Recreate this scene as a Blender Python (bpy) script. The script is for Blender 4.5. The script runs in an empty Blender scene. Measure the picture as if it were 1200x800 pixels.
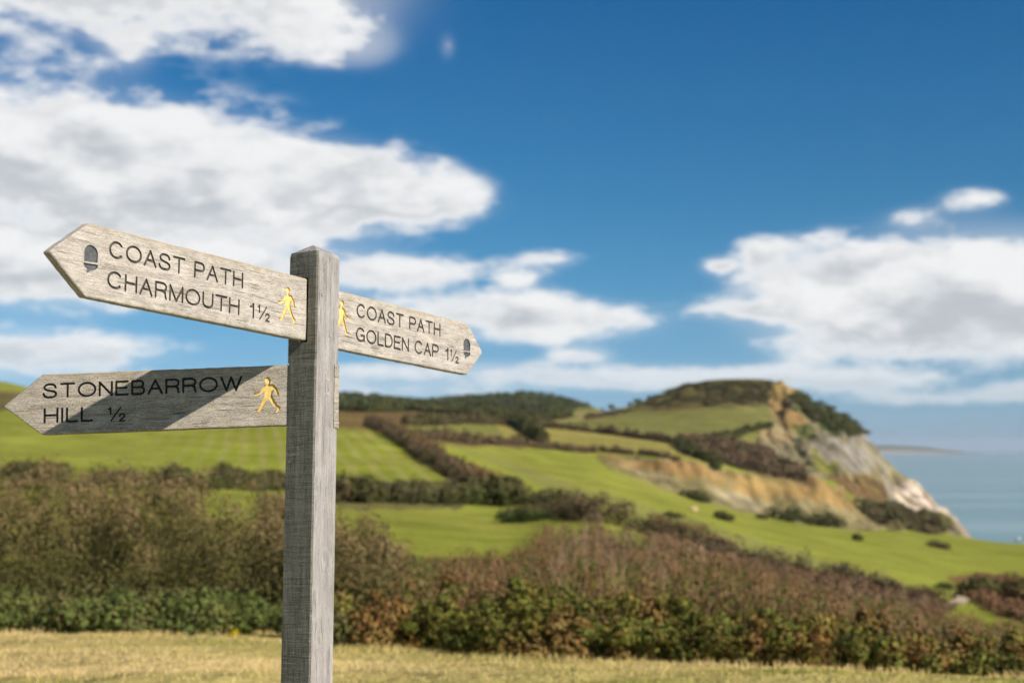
import bpy, math, random
import numpy as np
from mathutils import Matrix, Vector

rng = np.random.default_rng(7)
random.seed(7)
scene = bpy.context.scene
COL = scene.collection
R_ = math.radians

# ------------------------------------------------------------------ camera
FOC, PITCH = 1666.67, 0.0748            # focal length in 1200-wide pixels (50 mm), upward tilt
cam_d = bpy.data.cameras.new("camera")
cam = bpy.data.objects.new("camera", cam_d)
COL.objects.link(cam)
cam.location = (0, 0, 0)
cam.rotation_euler = (math.pi / 2 + PITCH, 0, 0)
cam_d.lens, cam_d.sensor_width = 50, 36
cam_d.clip_start, cam_d.clip_end = 0.1, 200000
cam_d.dof.use_dof = True
cam_d.dof.focus_distance = 3.72
cam_d.dof.aperture_fstop = 3.5
scene.camera = cam

# ------------------------------------------------------------------ exposure
scene.view_settings.view_transform = 'Standard'
scene.view_settings.look = 'None'
scene.view_settings.exposure = 0.66
scene.view_settings.gamma = 1
scene.view_settings.use_curve_mapping = False
scene.cycles.use_denoising = True
scene.cycles.use_adaptive_sampling = True
scene.cycles.adaptive_threshold = .025
scene.cycles.adaptive_min_samples = 12
scene.cycles.max_bounces = 6
scene.cycles.volume_bounces = 0
scene.cycles.transparent_max_bounces = 4

# ------------------------------------------------------------------ sun
SUN_AZ, SUN_EL = R_(128), R_(36)        # clockwise from the view direction (+Y)
sun_dir = Vector((math.sin(SUN_AZ) * math.cos(SUN_EL), math.cos(SUN_AZ) * math.cos(SUN_EL), math.sin(SUN_EL)))
sd = bpy.data.lights.new("sun", 'SUN')
sd.energy, sd.angle, sd.color = 4.8, R_(0.53), (1.0, 0.92, 0.80)
sun = bpy.data.objects.new("sun", sd)
COL.objects.link(sun)
sun.rotation_euler = (-sun_dir).to_track_quat('-Z', 'Y').to_euler()

# ------------------------------------------------------------------ node helper
class N:
    """tiny expression builder for shader nodes"""
    def __init__(s, tree): s.t = tree; s.n = tree.nodes; s.l = tree.links
    def put(s, sock, v):
        if isinstance(v, bpy.types.NodeSocket): s.l.new(v, sock)
        else: sock.default_value = v
    def m(s, op, a, b=None, c=None, clamp=False):
        n = s.n.new('ShaderNodeMath'); n.operation = op; n.use_clamp = clamp
        s.put(n.inputs[0], a)
        if b is not None: s.put(n.inputs[1], b)
        if c is not None: s.put(n.inputs[2], c)
        return n.outputs[0]
    def v(s, op, a, b=None):
        n = s.n.new('ShaderNodeVectorMath'); n.operation = op
        s.put(n.inputs[0], a)
        if b is not None: s.put(n.inputs[3 if op == 'SCALE' else 1], b)
        return n.outputs[1] if op in ('LENGTH', 'DOT_PRODUCT') else n.outputs[0]
    def noise(s, vec, scale, detail=4, rough=.55, dist=0., lac=2.):
        n = s.n.new('ShaderNodeTexNoise')
        s.put(n.inputs['Vector'], vec)
        n.inputs['Scale'].default_value = scale; n.inputs['Detail'].default_value = detail
        n.inputs['Roughness'].default_value = rough; n.inputs['Distortion'].default_value = dist
        n.inputs['Lacunarity'].default_value = lac
        return n.outputs[0]
    def smooth(s, x, a, b, lo=0., hi=1.):
        n = s.n.new('ShaderNodeMapRange'); n.interpolation_type = 'SMOOTHSTEP'
        s.put(n.inputs[0], x); n.inputs[1].default_value = a; n.inputs[2].default_value = b
        n.inputs[3].default_value = lo; n.inputs[4].default_value = hi
        return n.outputs[0]
    def lin(s, x, a, b, lo=0., hi=1.):
        n = s.n.new('ShaderNodeMapRange'); s.put(n.inputs[0], x)
        n.inputs[1].default_value = a; n.inputs[2].default_value = b
        n.inputs[3].default_value = lo; n.inputs[4].default_value = hi
        return n.outputs[0]
    def mix(s, f, a, b, mode='MIX'):
        n = s.n.new('ShaderNodeMix'); n.data_type = 'RGBA'; n.blend_type = mode
        s.put(n.inputs[0], f)
        for k, q in ((6, a), (7, b)):
            if not isinstance(q, bpy.types.NodeSocket) and len(q) == 3: q = (*q, 1)
            s.put(n.inputs[k], q)
        return n.outputs[2]
    def xyz(s, v):
        n = s.n.new('ShaderNodeSeparateXYZ'); s.put(n.inputs[0], v); return n.outputs
    def comb(s, x, y, z):
        n = s.n.new('ShaderNodeCombineXYZ'); s.put(n.inputs[0], x); s.put(n.inputs[1], y); s.put(n.inputs[2], z)
        return n.outputs[0]
    def coord(s, which='Object'):
        return s.n.new('ShaderNodeTexCoord').outputs[which]
    def attr(s, name, out='Color'):
        n = s.n.new('ShaderNodeAttribute'); n.attribute_name = name; return n.outputs[out]
    def bump(s, h, strength, dist):
        n = s.n.new('ShaderNodeBump'); n.inputs['Strength'].default_value = strength
        n.inputs['Distance'].default_value = dist; s.put(n.inputs['Height'], h); return n.outputs[0]

def material(name):
    m = bpy.data.materials.new(name); m.use_nodes = True
    b = m.node_tree.nodes['Principled BSDF']
    b.inputs['Roughness'].default_value = .85
    b.inputs['Specular IOR Level'].default_value = .25
    return m, N(m.node_tree), b

# ------------------------------------------------------------------ pixel <-> direction
CP, SP = math.cos(PITCH), math.sin(PITCH)
def ray(px, py):
    """direction with unit forward (y) component through a point of the 1200x800 frame"""
    a = (np.asarray(px, float) - 600) / FOC; v = (400 - np.asarray(py, float)) / FOC
    yy = CP - v * SP
    return a / yy, (SP + v * CP) / yy
def proj(x, y, z):
    dep = y * CP + z * SP
    return 600 + FOC * x / dep, 400 - FOC * (-y * SP + z * CP) / dep

# ------------------------------------------------------------------ world: sky and clouds
SKY_STRENGTH = 0.075
w = bpy.data.worlds.new("World"); scene.world = w; w.use_nodes = True
nt = w.node_tree; nt.nodes.clear(); q = N(nt)
out = nt.nodes.new('ShaderNodeOutputWorld'); bg = nt.nodes.new('ShaderNodeBackground')
nt.links.new(bg.outputs[0], out.inputs[0]); bg.inputs[1].default_value = SKY_STRENGTH
w.cycles.sampling_method = 'MANUAL'; w.cycles.sample_map_resolution = 512
D = q.v('NORMALIZE', q.coord('Generated'))
dx, dy, dz = q.xyz(D)
zc = q.m('MAXIMUM', dz, 0.012)
sky = nt.nodes.new('ShaderNodeTexSky'); sky.sky_type = 'NISHITA'; sky.sun_disc = False
sky.sun_elevation = SUN_EL; sky.sun_rotation = SUN_AZ
sky.altitude = 100; sky.air_density = 1.0; sky.dust_density = 0.6; sky.ozone_density = 2.5
q.put(sky.inputs[0], q.comb(dx, dy, zc))
# clear autumn air: a deeper, cleaner blue than the stock atmosphere
rp = nt.nodes.new('ShaderNodeValToRGB'); q.put(rp.inputs[0], zc)
cr_ = rp.color_ramp.elements
for i_, (p_, c_) in enumerate([(.012, (.50, .74, 1.22)), (.05, (.38, .62, .95)), (.10, (.265, .55, .77)), (.17, (.18, .50, .70)), (.30, (.098, .44, .68)), (1., (.085, .40, .66))]):
    e_ = cr_[i_] if i_ < 2 else cr_.new(p_)
    e_.position = p_; e_.color = (*c_, 1)
skyc = q.mix(1.0, sky.outputs[0], rp.outputs[0], 'MULTIPLY')
az = q.m('ARCTAN2', dx, dy); el = q.m('ARCSINE', zc)
wv = q.v('MULTIPLY', q.comb(dx, dy, zc), (1, 1, 2.3))
f_big = q.noise(wv, 5.0, 1, .5)
f_mid = q.noise(wv, 13.0, 3, .58)
f_off = q.noise(q.v('ADD', wv, (.012, -.004, .040)), 13.0, 2, .58)
f_fin = q.noise(q.v('ADD', wv, (3.1, 1.7, 9.2)), 34.0, 3, .62)
# (px, py, rx, ry, weight): cloud masses by direction
CL = [(190, -40, 250, 78, 1.0), (340, 20, 80, 40, .7), (60, 5, 110, 34, .7), (150, 60, 34, 22, .55), (420, 55, 44, 24, .55),
      (40, 180, 240, 84, 1.1), (230, 210, 230, 70, 1.05), (385, 228, 145, 44, 1.0), (500, 238, 62, 24, .65), (430, 185, 50, 18, .3),
      (-60, 310, 280, 46, 1.0), (120, 310, 200, 34, .8), (440, 318, 170, 22, .8), (590, 372, 150, 28, 1.0), (660, 374, 80, 20, .7), (330, 345, 160, 18, .35),
      (70, 412, 150, 22, .9), (-120, 420, 160, 34, .9), (560, 438, 270, 15, .75), (760, 447, 110, 12, .75), (430, 458, 160, 10, .6),
      (640, 303, 42, 12, .85), (680, 416, 36, 10, .8), (600, 327, 20, 8, .55), (525, 57, 12, 18, .2),
      (1120, 342, 205, 66, 1.1), (990, 325, 110, 44, .75), (1070, 388, 140, 34, .95), (1240, 330, 140, 54, .95), (875, 363, 60, 11, .75),
      (1140, 232, 34, 13, .5), (1072, 256, 26, 12, .45), (890, 296, 28, 18, .75), (842, 311, 22, 11, .85),
      (1000, 447, 90, 15, .85), (1110, 466, 130, 10, .6), (890, 440, 60, 10, .6), (1225, 456, 50, 12, .85),
      (-300, 60, 160, 70, .9)]
DEG = 1 / FOC
m_sum, w_sum, v_sum = 0.0, 1e-4, 0.0
for (cx, cy, rx, ry, wt) in CL:
    t_, zz_ = ray(cx, cy); ca = math.atan(t_); ce = math.atan(zz_ / math.hypot(1, t_))
    a_ = q.m('MULTIPLY_ADD', az, 1 / (rx * DEG), -ca / (rx * DEG))
    e_ = q.m('MULTIPLY_ADD', el, 1 / (ry * DEG), -ce / (ry * DEG))
    r2 = q.m('MULTIPLY_ADD', a_, a_, q.m('MULTIPLY', e_, e_))
    k = q.m('POWER', .2865, r2)
    m_sum = q.m('MULTIPLY_ADD', k, wt, m_sum)
    w2 = q.m('MULTIPLY', k, k)
    w_sum = q.m('ADD', w2, w_sum)
    v_sum = q.m('MULTIPLY_ADD', w2, e_, v_sum)
vpos = q.m('DIVIDE', v_sum, w_sum)
# beyond the view the cloud field goes on, thinned to cut the fill light
side = q.smooth(q.m('ABSOLUTE', az), .46, .62)
up = q.smooth(el, .36, .5)
beyond = q.m('MAXIMUM', side, up)
gen = q.m('MULTIPLY', q.smooth(q.noise(q.v('MULTIPLY', D, (1, 1, 1.8)), 3.2, 2, .5), .55, .72), beyond)
m_all = q.m('ADD', q.m('MULTIPLY', m_sum, q.m('SUBTRACT', 1.0, beyond)), gen)
fb = q.m('ADD', q.m('MULTIPLY', q.m('SUBTRACT', f_mid, .5), 1.7), q.m('MULTIPLY', q.m('SUBTRACT', f_fin, .5), 1.15))
gate = q.smooth(m_all, .03, .30)
dens = q.m('ADD', m_all, q.m('MULTIPLY', fb, gate))
alpha = q.m('MULTIPLY', q.smooth(dens, .10, .84), gate)
veil = q.m('MULTIPLY', q.smooth(q.m('ADD', m_all, q.m('MULTIPLY', q.m('SUBTRACT', f_big, .5), 1.2)), .02, .9), q.smooth(m_all, .02, .3, 0., .42))
alpha = q.m('MAXIMUM', alpha, veil)
thick = q.smooth(dens, .55, 1.35)
sh = q.m('ADD', q.m('MULTIPLY', vpos, .42), q.m('MULTIPLY', q.m('SUBTRACT', f_mid, .5), 2.2))
sh = q.m('ADD', sh, q.m('MULTIPLY', q.m('SUBTRACT', f_big, .5), 1.2))
sh = q.m('ADD', sh, q.m('MULTIPLY', q.m('SUBTRACT', f_fin, .5), .9))
sh = q.m('ADD', sh, q.m('MULTIPLY', q.m('SUBTRACT', f_mid, f_off), 1.7))
lit = q.smooth(sh, -.75, .55)
lit = q.m('MAXIMUM', lit, q.m('SUBTRACT', 1.0, thick))
ccol = q.mix(lit, (4.6, 4.85, 5.15), (7.75, 7.75, 7.75))
# low clouds sink into the pale air near the horizon
low = q.smooth(el, 0.0, .09, .4, 1.0)
q.put(bg.inputs[0], q.mix(q.m('MULTIPLY', q.m('MULTIPLY', alpha, low), .97), skyc, ccol))

# ------------------------------------------------------------------ mesh helpers
def mesh_obj(name, verts, faces, mat, parent=None, cols=None, smooth=False):
    """verts (n,3); faces: (m,3|4) array or list of polygons; cols: per-vertex rgb stored as 'tint'"""
    me = bpy.data.meshes.new(name)
    verts = np.asarray(verts, np.float32)
    if isinstance(faces, np.ndarray):
        me.vertices.add(len(verts)); me.vertices.foreach_set('co', verts.ravel())
        k = faces.shape[1]
        me.loops.add(faces.size); me.loops.foreach_set('vertex_index', faces.astype(np.int32).ravel())
        me.polygons.add(len(faces))
        me.polygons.foreach_set('loop_start', np.arange(0, faces.size, k, dtype=np.int32))
        me.polygons.foreach_set('loop_total', np.full(len(faces), k, np.int32))
        me.update(calc_edges=True)
    else:
        me.from_pydata([tuple(map(float, v)) for v in verts], [], faces); me.update()
    if cols is not None:
        a = me.color_attributes.new('tint', 'FLOAT_COLOR', 'POINT')
        c4 = np.ones((len(verts), 4), np.float32); c4[:, :3] = cols
        a.data.foreach_set('color', c4.ravel())
    if smooth: me.polygons.foreach_set('use_smooth', np.ones(len(me.polygons), bool))
    for mm in (mat if isinstance(mat, (list, tuple)) else [mat]): me.materials.append(mm)
    o = bpy.data.objects.new(name, me); COL.objects.link(o)
    if parent is not None: o.parent = parent
    return o
def tag(o, label=None, cat=None, group=None, kind=None):
    if label: o['label'] = label
    if cat: o['category'] = cat
    if group: o['group'] = group
    if kind: o['kind'] = kind
    return o
def empty(name, mw=None):
    o = bpy.data.objects.new(name, None); COL.objects.link(o); o.empty_display_size = .2
    if mw is not None: o.matrix_world = mw
    return o

def _hash(ix, iy, seed):
    h = (ix.astype(np.int64) * 374761393 + iy.astype(np.int64) * 668265263 + seed * 974634777) & 0xffffffff
    h = ((h ^ (h >> 13)) * 1274126177) & 0xffffffff
    return ((h ^ (h >> 16)) & 0xffff) / 65535.0
def vnoise(x, y, seed=0):
    ix, iy = np.floor(x), np.floor(y); fx, fy = x - ix, y - iy
    fx = fx * fx * (3 - 2 * fx); fy = fy * fy * (3 - 2 * fy)
    a, b = _hash(ix, iy, seed), _hash(ix + 1, iy, seed); c, d = _hash(ix, iy + 1, seed), _hash(ix + 1, iy + 1, seed)
    return (a + (b - a) * fx) * (1 - fy) + (c + (d - c) * fx) * fy
def fbm(x, y, seed=0, octv=4):
    s, amp, tot = 0, 1, 0
    for i in range(octv):
        s = s + amp * vnoise(x, y, seed + i * 17); tot += amp; amp *= .5; x = x * 2.03 + 5.1; y = y * 2.03 + 1.7
    return s / tot - .5

# ------------------------------------------------------------------ terrain
def pchip(xk, yk, x):
    xk, yk = np.asarray(xk, float), np.asarray(yk, float)
    h = np.diff(xk); d = np.diff(yk, axis=0) / (h if yk.ndim == 1 else h[:, None])
    m = np.zeros_like(yk)
    hh = h if yk.ndim == 1 else h[:, None]
    w1 = 2 * hh[1:] + hh[:-1]; w2 = hh[1:] + 2 * hh[:-1]
    ok = d[1:] * d[:-1] > 0
    with np.errstate(divide='ignore', invalid='ignore'):
        mm = (w1 + w2) / (w1 / d[:-1] + w2 / d[1:])
    m[1:-1] = np.where(ok, mm, 0); m[0] = d[0]; m[-1] = d[-1]
    i = np.clip(np.searchsorted(xk, x) - 1, 0, len(xk) - 2)
    t = (x - xk[i]) / h[i]; hi = h[i]
    if yk.ndim > 1: t = t[:, None]; hi = hi[:, None]
    t2, t3 = t * t, t * t * t
    return (2*t3-3*t2+1)*yk[i] + (t3-2*t2+t)*hi*m[i] + (-2*t3+3*t2)*yk[i+1] + (t3-t2)*hi*m[i+1]

SEA = -95.0
NEAR = [3, 10.5, 14.5, 17, 20, 25, 40, 60, 100, 150]
# columns: frame x -> near ground heights at NEAR, then (distance, frame y) knots
COLS = {
 -900: ([-1.5,-1.6,-1.8,-1.9,-2.0,-2.3,-3,-3.6,-4.5,-5.5], [(250,560),(330,535),(450,505),(560,475),(700,445),(850,430),(1000,430),(1600,450),(3000,480),(4500,500)]),
 -300: ([-1.58,-1.7,-1.95,-2.1,-2.25,-2.6,-3.3,-4.0,-5.2,-6.3], [(250,570),(330,548),(450,518),(560,488),(700,455),(850,440),(1000,441),(1600,460),(3000,490),(4500,505)]),
 0:    ([-1.6,-1.73,-2.0,-2.15,-2.3,-2.7,-3.4,-4.2,-5.5,-6.5], [(250,572),(330,553),(450,523),(560,495),(700,465),(850,447),(1000,449),(1600,470),(3000,495),(4500,505)]),
 60:   ([-1.6,-1.73,-2.0,-2.15,-2.3,-2.7,-3.4,-4.2,-5.5,-6.5], [(250,573),(330,554),(450,524),(560,497),(700,475),(850,462),(1000,462),(1600,472),(3000,490),(4500,505)]),
 200:  ([-1.6,-1.73,-2.0,-2.17,-2.4,-2.8,-3.5,-4.4,-6,-7.5], [(250,577),(330,556),(450,525),(560,502),(700,487),(850,478),(1000,473),(1600,470),(3000,468),(4500,490)]),
 330:  ([-1.6,-1.73,-2.05,-2.2,-2.5,-2.9,-3.8,-5,-7,-8.6], [(250,590),(330,562),(450,530),(560,506),(700,492),(850,486),(1200,480),(2000,474),(2700,468),(3200,464),(4500,490)]),
 400:  ([-1.6,-1.74,-2.07,-2.25,-2.6,-3.0,-4.0,-5.6,-8,-9.3], [(250,594),(330,563),(450,532),(560,507),(700,495),(900,486),(1300,480),(2000,474),(2700,469),(3200,463),(4500,490)]),
 500:  ([-1.6,-1.75,-2.1,-2.35,-2.75,-3.3,-4.3,-5.8,-8.2,-10.2], [(260,597),(330,568),(450,538),(560,516),(700,507),(900,497),(1300,486),(2000,480),(2700,475),(3200,467),(4500,490)]),
 600:  ([-1.6,-1.75,-2.12,-2.45,-2.85,-3.4,-4.2,-5.4,-8.0,-10.8], [(250,607),(330,588),(450,560),(560,543),(700,526),(900,513),(1100,502),(1300,494),(2000,482),(2700,477),(3200,461),(4500,490)]),
 660:  ([-1.6,-1.75,-2.14,-2.5,-2.9,-3.45,-4.1,-5.0,-7,-9.8], [(250,603),(330,588),(450,567),(600,549),(800,531),(950,522),(1100,509),(1300,499),(1600,490),(2200,483),(2700,478),(3200,467),(4500,490)]),
 700:  ([-1.6,-1.75,-2.15,-2.5,-2.9,-3.5,-4.1,-5.1,-7,-9.6], [(250,602),(330,590),(450,571),(600,554),(800,541),(835,539.5),(860,533),(1000,521),(1200,507),(1400,496),(1700,486),(2300,482),(2800,483),(3300,478),(4500,495)]),
 760:  ([-1.6,-1.75,-2.16,-2.52,-3.0,-3.5,-4.4,-5.6,-8,-11.2], [(250,620),(330,605),(450,588),(600,573),(730,566),(800,561),(830,552),(850,535),(960,527),(1100,515),(1250,507),(1400,498),(1600,484),(1750,474),(1850,468),(2100,480),(3000,520),(4500,540)]),
 830:  ([-1.6,-1.76,-2.18,-2.55,-3.1,-3.6,-4.7,-6.1,-9.5,-13.5], [(250,638),(330,622),(450,606),(600,595),(700,590),(770,584),(820,568),(850,546),(950,535),(1100,522),(1300,509),(1450,495),(1600,480),(1750,462),(1850,447.5),(2000,446),(2300,470),(3000,540),(4500,560)]),
 900:  ([-1.6,-1.76,-2.2,-2.6,-3.1,-3.7,-5,-6.7,-11.5,-16.2], [(250,662),(330,645),(450,626),(600,614),(720,608),(780,604),(840,588),(880,562),(960,553),(1100,538),(1300,518),(1450,500),(1600,486),(1750,464),(1850,446),(2000,445),(2300,480),(2500,560),(2600,590),(4500,575)]),
 935:  ([-1.6,-1.76,-2.2,-2.65,-3.2,-3.85,-5.2,-7,-12,-17.2], [(250,668),(330,652),(450,632),(600,619),(740,612),(800,607),(850,592),(890,566),(970,558),(1100,545),(1300,525),(1450,508),(1600,490),(1750,470),(1830,461),(1900,460),(2100,500),(2300,590),(2400,592),(4500,570)]),
 970:  ([-1.6,-1.76,-2.2,-2.7,-3.3,-3.95,-5.4,-7.2,-12.5,-18], [(250,676),(330,660),(450,638),(600,624),(760,615),(820,610),(870,594),(910,568),(980,562),(1100,553),(1300,535),(1450,517),(1600,504),(1750,490),(1820,485),(1900,488),(2050,540),(2200,594),(2400,592),(4500,570)]),
 1010: ([-1.6,-1.77,-2.25,-2.75,-3.4,-4.05,-5.6,-7.5,-13,-19.5], [(250,684),(330,668),(450,645),(600,630),(780,619.5),(850,615),(900,609),(950,598),(1050,588),(1200,573),(1400,551),(1550,530),(1680,512),(1780,500),(1850,503),(1980,560),(2100,599),(2400,592),(4500,570)]),
 1040: ([-1.6,-1.77,-2.25,-2.8,-3.45,-4.15,-5.8,-7.8,-13.5,-20], [(250,690),(330,674),(450,650),(600,634),(800,623),(880,620),(950,614),(1050,602),(1200,590),(1400,576),(1550,568),(1650,555),(1700,551),(1780,565),(1900,606),(2000,605),(2400,592),(4500,570)]),
 1080: ([-1.6,-1.77,-2.28,-2.85,-3.5,-4.3,-6,-8.1,-14,-21], [(250,698),(330,684),(450,659),(600,641),(800,628),(900,624.5),(960,621),(1050,614),(1200,606),(1400,596),(1550,584),(1650,572),(1720,576),(1800,613),(1900,608),(2400,592),(4500,570)]),
 1110: ([-1.6,-1.77,-2.28,-2.9,-3.55,-4.35,-6.1,-8.4,-14.5,-22], [(250,704),(330,691),(450,666),(600,646),(800,632),(900,629),(960,627),(1050,624),(1200,618),(1400,612),(1500,607),(1580,606),(1660,622),(1750,616),(2400,592),(4500,570)]),
 1135: ([-1.6,-1.78,-2.3,-2.95,-3.6,-4.4,-6.2,-8.5,-14.8,-22.5], [(250,708),(330,695),(450,670),(600,650),(800,636),(920,632),(1000,630.5),(1060,631),(1200,628.5),(1350,629),(1450,638),(1550,628),(2400,592),(4500,570)]),
 1160: ([-1.6,-1.78,-2.3,-2.95,-3.6,-4.4,-6.2,-8.6,-15,-23], [(250,711),(330,697),(450,673),(600,653),(800,640),(900,636.5),(960,635),(1020,650),(1150,668),(1250,655),(1450,636),(2400,592),(4500,570)]),
 1200: ([-1.6,-1.78,-2.3,-2.95,-3.6,-4.4,-6.2,-8.7,-15.3,-23.5], [(250,714),(330,700),(450,677),(600,657),(800,643),(890,639.5),(950,638.5),(1000,660),(1080,674),(1250,655),(1450,636),(2400,592),(4500,570)]),
 1500: ([-1.6,-1.8,-2.4,-3.05,-3.8,-4.7,-6.7,-9.5,-17,-27], [(250,740),(330,730),(450,706),(600,684),(700,676),(760,674),(800,700),(860,713),(1250,655),(1450,636),(2400,592),(4500,570)]),
 1900: ([-1.6,-1.85,-2.5,-3.2,-4.0,-5,-7.3,-10.5,-19,-31], [(250,770),(330,760),(450,735),(560,718),(600,718),(640,745),(700,755),(1250,655),(1450,636),(2400,592),(4500,570)]),
}
def rows_between(a, b, n, end=False): return np.exp(np.linspace(math.log(a), math.log(b), n, endpoint=end))
DR = np.concatenate([[-30, -10, -3, 0, 1.5], rows_between(3, 150, 110), rows_between(150, 640, 110), rows_between(640, 2400, 310), rows_between(2400, 4500, 50, True)])
PXC = np.array(sorted(COLS), float)
pos = DR >= 3
table = []
for pxk in sorted(COLS):
    zn, far = COLS[pxk]
    kd = list(NEAR) + [f[0] for f in far]
    kz = list(zn) + [f[0] * float(ray(pxk, f[1])[1]) for f in far]
    zz = pchip(np.log(kd), kz, np.log(DR[pos]))
    table.append(zz)
table = np.array(table)                                   # columns x rows
TC = np.concatenate([np.linspace(-.9, -.375, 60, endpoint=False), np.linspace(-.375, .375, 410, endpoint=False), np.linspace(.375, .78, 50)])
PXt = 600 + TC * FOC
Zf = pchip(PXC, table, np.clip(PXt, -900, 1900)).T          # rows x cols
def smooth_cols(Z, sig):
    k = np.exp(-.5 * (np.arange(-3 * sig, 3 * sig + 1) / sig) ** 2); k /= k.sum()
    P = np.pad(Z, ((0, 0), (3 * sig, 3 * sig)), mode='edge')
    return np.apply_along_axis(lambda r: np.convolve(r, k, 'valid'), 1, P)
Zf = smooth_cols(Zf, 4)
Z = np.zeros((len(DR), len(TC)))
Z[pos] = Zf; Z[~pos] = Zf[0][None] + .02
DD, TT = np.meshgrid(DR, TC, indexing='ij')
spread = np.where(DD < 3, 3.0, DD)
XX = TT * np.maximum(spread, 3) * np.where(DD < 3, 3.0, 1.0)
YY = DD
# relief
amp = np.clip((DD - 30) / 250, 0, 1)
Z += amp * fbm(XX / 45, YY / 45, 3, 4) * 2.2
Z += np.clip(1 - DD / 60, 0, 1) * fbm(XX / 1.3, YY / 1.3, 9, 3) * .10

def in_poly(x, y, poly):
    p = np.asarray(poly, float); c = np.zeros(np.shape(x), bool); j = len(p) - 1
    for i in range(len(p)):
        (xi, yi), (xj, yj) = p[i], p[j]
        if yi != yj:
            c ^= ((yi > y) != (yj > y)) & (x < (xj - xi) * (y - yi) / (yj - yi) + xi)
        j = i
    return c

PX, PY = proj(XX, YY, Z)
PX = np.where(DD < 3, -999, PX); PY = np.where(DD < 3, 900, PY)
# land cover (albedo) -----------------------------------------------
jx = PX + fbm(XX / (DD * .012 + .3), YY / (DD * .02 + .3), 21, 3) * 9 * np.clip(DD / 300, .2, 1)
jy = PY + fbm(XX / (DD * .012 + .3), YY / (DD * .02 + .3), 55, 3) * 7 * np.clip(DD / 300, .2, 1)
C_ = np.zeros(Z.shape + (3,)); ROUGH = np.zeros(Z.shape)
GRASS = np.array([.176, .190, .031]); DRY = np.array([.52, .385, .175])
C_[:] = GRASS
def paint(poly, col, dmin=0, dmax=9e9, rough=0., jitter=True):
    msk = in_poly(jx if jitter else PX, jy if jitter else PY, poly) & (DD >= dmin) & (DD <= dmax)
    C_[msk] = col; ROUGH[msk] = rough
    return msk
BRACK = (.105, .066, .034); HEATH = (.070, .066, .026); DKGRN = (.050, .066, .026); DKBRN = (.085, .058, .036)
OCHRE = (.215, .132, .055); PALE = (.28, .24, .19); GREYR = (.195, .175, .155); CHALK = (.50, .40, .335)
YGRASS = (.225, .195, .055); OLIVE = (.125, .122, .034)
# far and upper fields
paint([(-600, 300), (1250, 300), (1250, 486), (640, 488), (395, 480), (-600, 470)], OLIVE, 900)
paint([(380, 440), (700, 440), (700, 478), (600, 490), (490, 490), (380, 480)], DKGRN, 1500, rough=.6)
paint([(480, 484), (640, 484), (660, 500), (480, 500)], DKBRN, 1000, rough=.5)
paint([(380, 474), (500, 478), (505, 492), (470, 506), (380, 502)], BRACK, 560, rough=.5)
paint([(470, 496), (615, 495), (630, 513), (500, 514)], (.145, .145, .042), 600)
paint([(580, 496), (615, 495), (628, 513), (590, 512)], YGRASS, 600)
paint([(640, 487), (720, 478), (745, 475), (745, 486), (690, 496), (650, 497)], (.21, .185, .075), 900)
paint([(625, 500), (700, 504), (760, 513), (800, 520), (835, 545), (800, 535), (740, 530), (640, 518)], YGRASS, 800)
paint([(660, 497), (745, 482), (898, 475), (905, 488), (902, 497), (842, 512), (800, 514), (700, 503)], (.135, .135, .042), 1000)
paint([(845, 512), (902, 498), (905, 520), (890, 526), (850, 520)], (.15, .15, .045), 1000)
# Golden Cap: heath on top, scrub band, slipping cliffs
paint([(735, 482), (750, 470), (800, 440), (900, 436), (918, 448), (905, 470), (898, 476), (800, 480)], HEATH, 1300, rough=.7)
paint([(735, 482), (800, 465), (895, 462), (900, 474), (800, 481)], (.072, .055, .026), 1300, rough=.7)
paint([(795, 513), (850, 512), (890, 525), (935, 550), (945, 566), (890, 558), (830, 545), (800, 535)], DKBRN, 900, rough=.8)
cl = paint([(898, 462), (912, 448), (940, 452), (1012, 498), (1042, 548), (1090, 572), (1112, 602), (1135, 628), (1060, 628), (1010, 612), (985, 570), (940, 560), (900, 540), (885, 525), (905, 505)], (.185, .16, .10), 1000, rough=1.)
paint([(925, 458), (950, 466), (1005, 497), (1018, 512), (1000, 516), (960, 500), (930, 482)], DKGRN, 1000, rough=.8)
paint([(905, 452), (918, 449), (933, 457), (926, 468), (922, 480), (945, 496), (960, 505), (935, 505), (908, 492), (898, 470)], OCHRE, 1000, rough=1.)
paint([(890, 500), (930, 503), (925, 525), (905, 530), (892, 515)], (.30, .21, .12), 1000, rough=1.)
paint([(925, 494), (955, 500), (955, 515), (935, 512)], DKGRN, 1000, rough=.8)
paint([(945, 512), (1000, 508), (1030, 528), (1040, 552), (1010, 552), (975, 545), (950, 530)], GREYR, 1000, rough=1.2)
paint([(985, 498), (1012, 500), (1030, 522), (1034, 540), (1015, 520)], (.215, .19, .165), 1000, rough=1.2)
paint([(950, 530), (985, 545), (975, 556), (950, 545)], OLIVE, 1000, rough=.8)
paint([(970, 560), (1010, 553), (1045, 575), (1040, 595), (1000, 585)], BRACK, 1000, rough=.9)
paint([(1032, 556), (1066, 564), (1078, 572), (1070, 592), (1040, 592)], (.25, .21, .175), 1000, rough=1.2)
paint([(1050, 562), (1082, 568), (1092, 588), (1112, 602), (1090, 606), (1062, 596), (1046, 580)], CHALK, 1000, rough=1.)
paint([(1000, 590), (1045, 592), (1080, 600), (1112, 603), (1125, 616), (1100, 628), (1040, 620)], (.062, .062, .028), 900, rough=.8)
paint([(1112, 604), (1126, 612), (1142, 634), (1124, 626)], (.27, .21, .175), 900, rough=1.)
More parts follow.
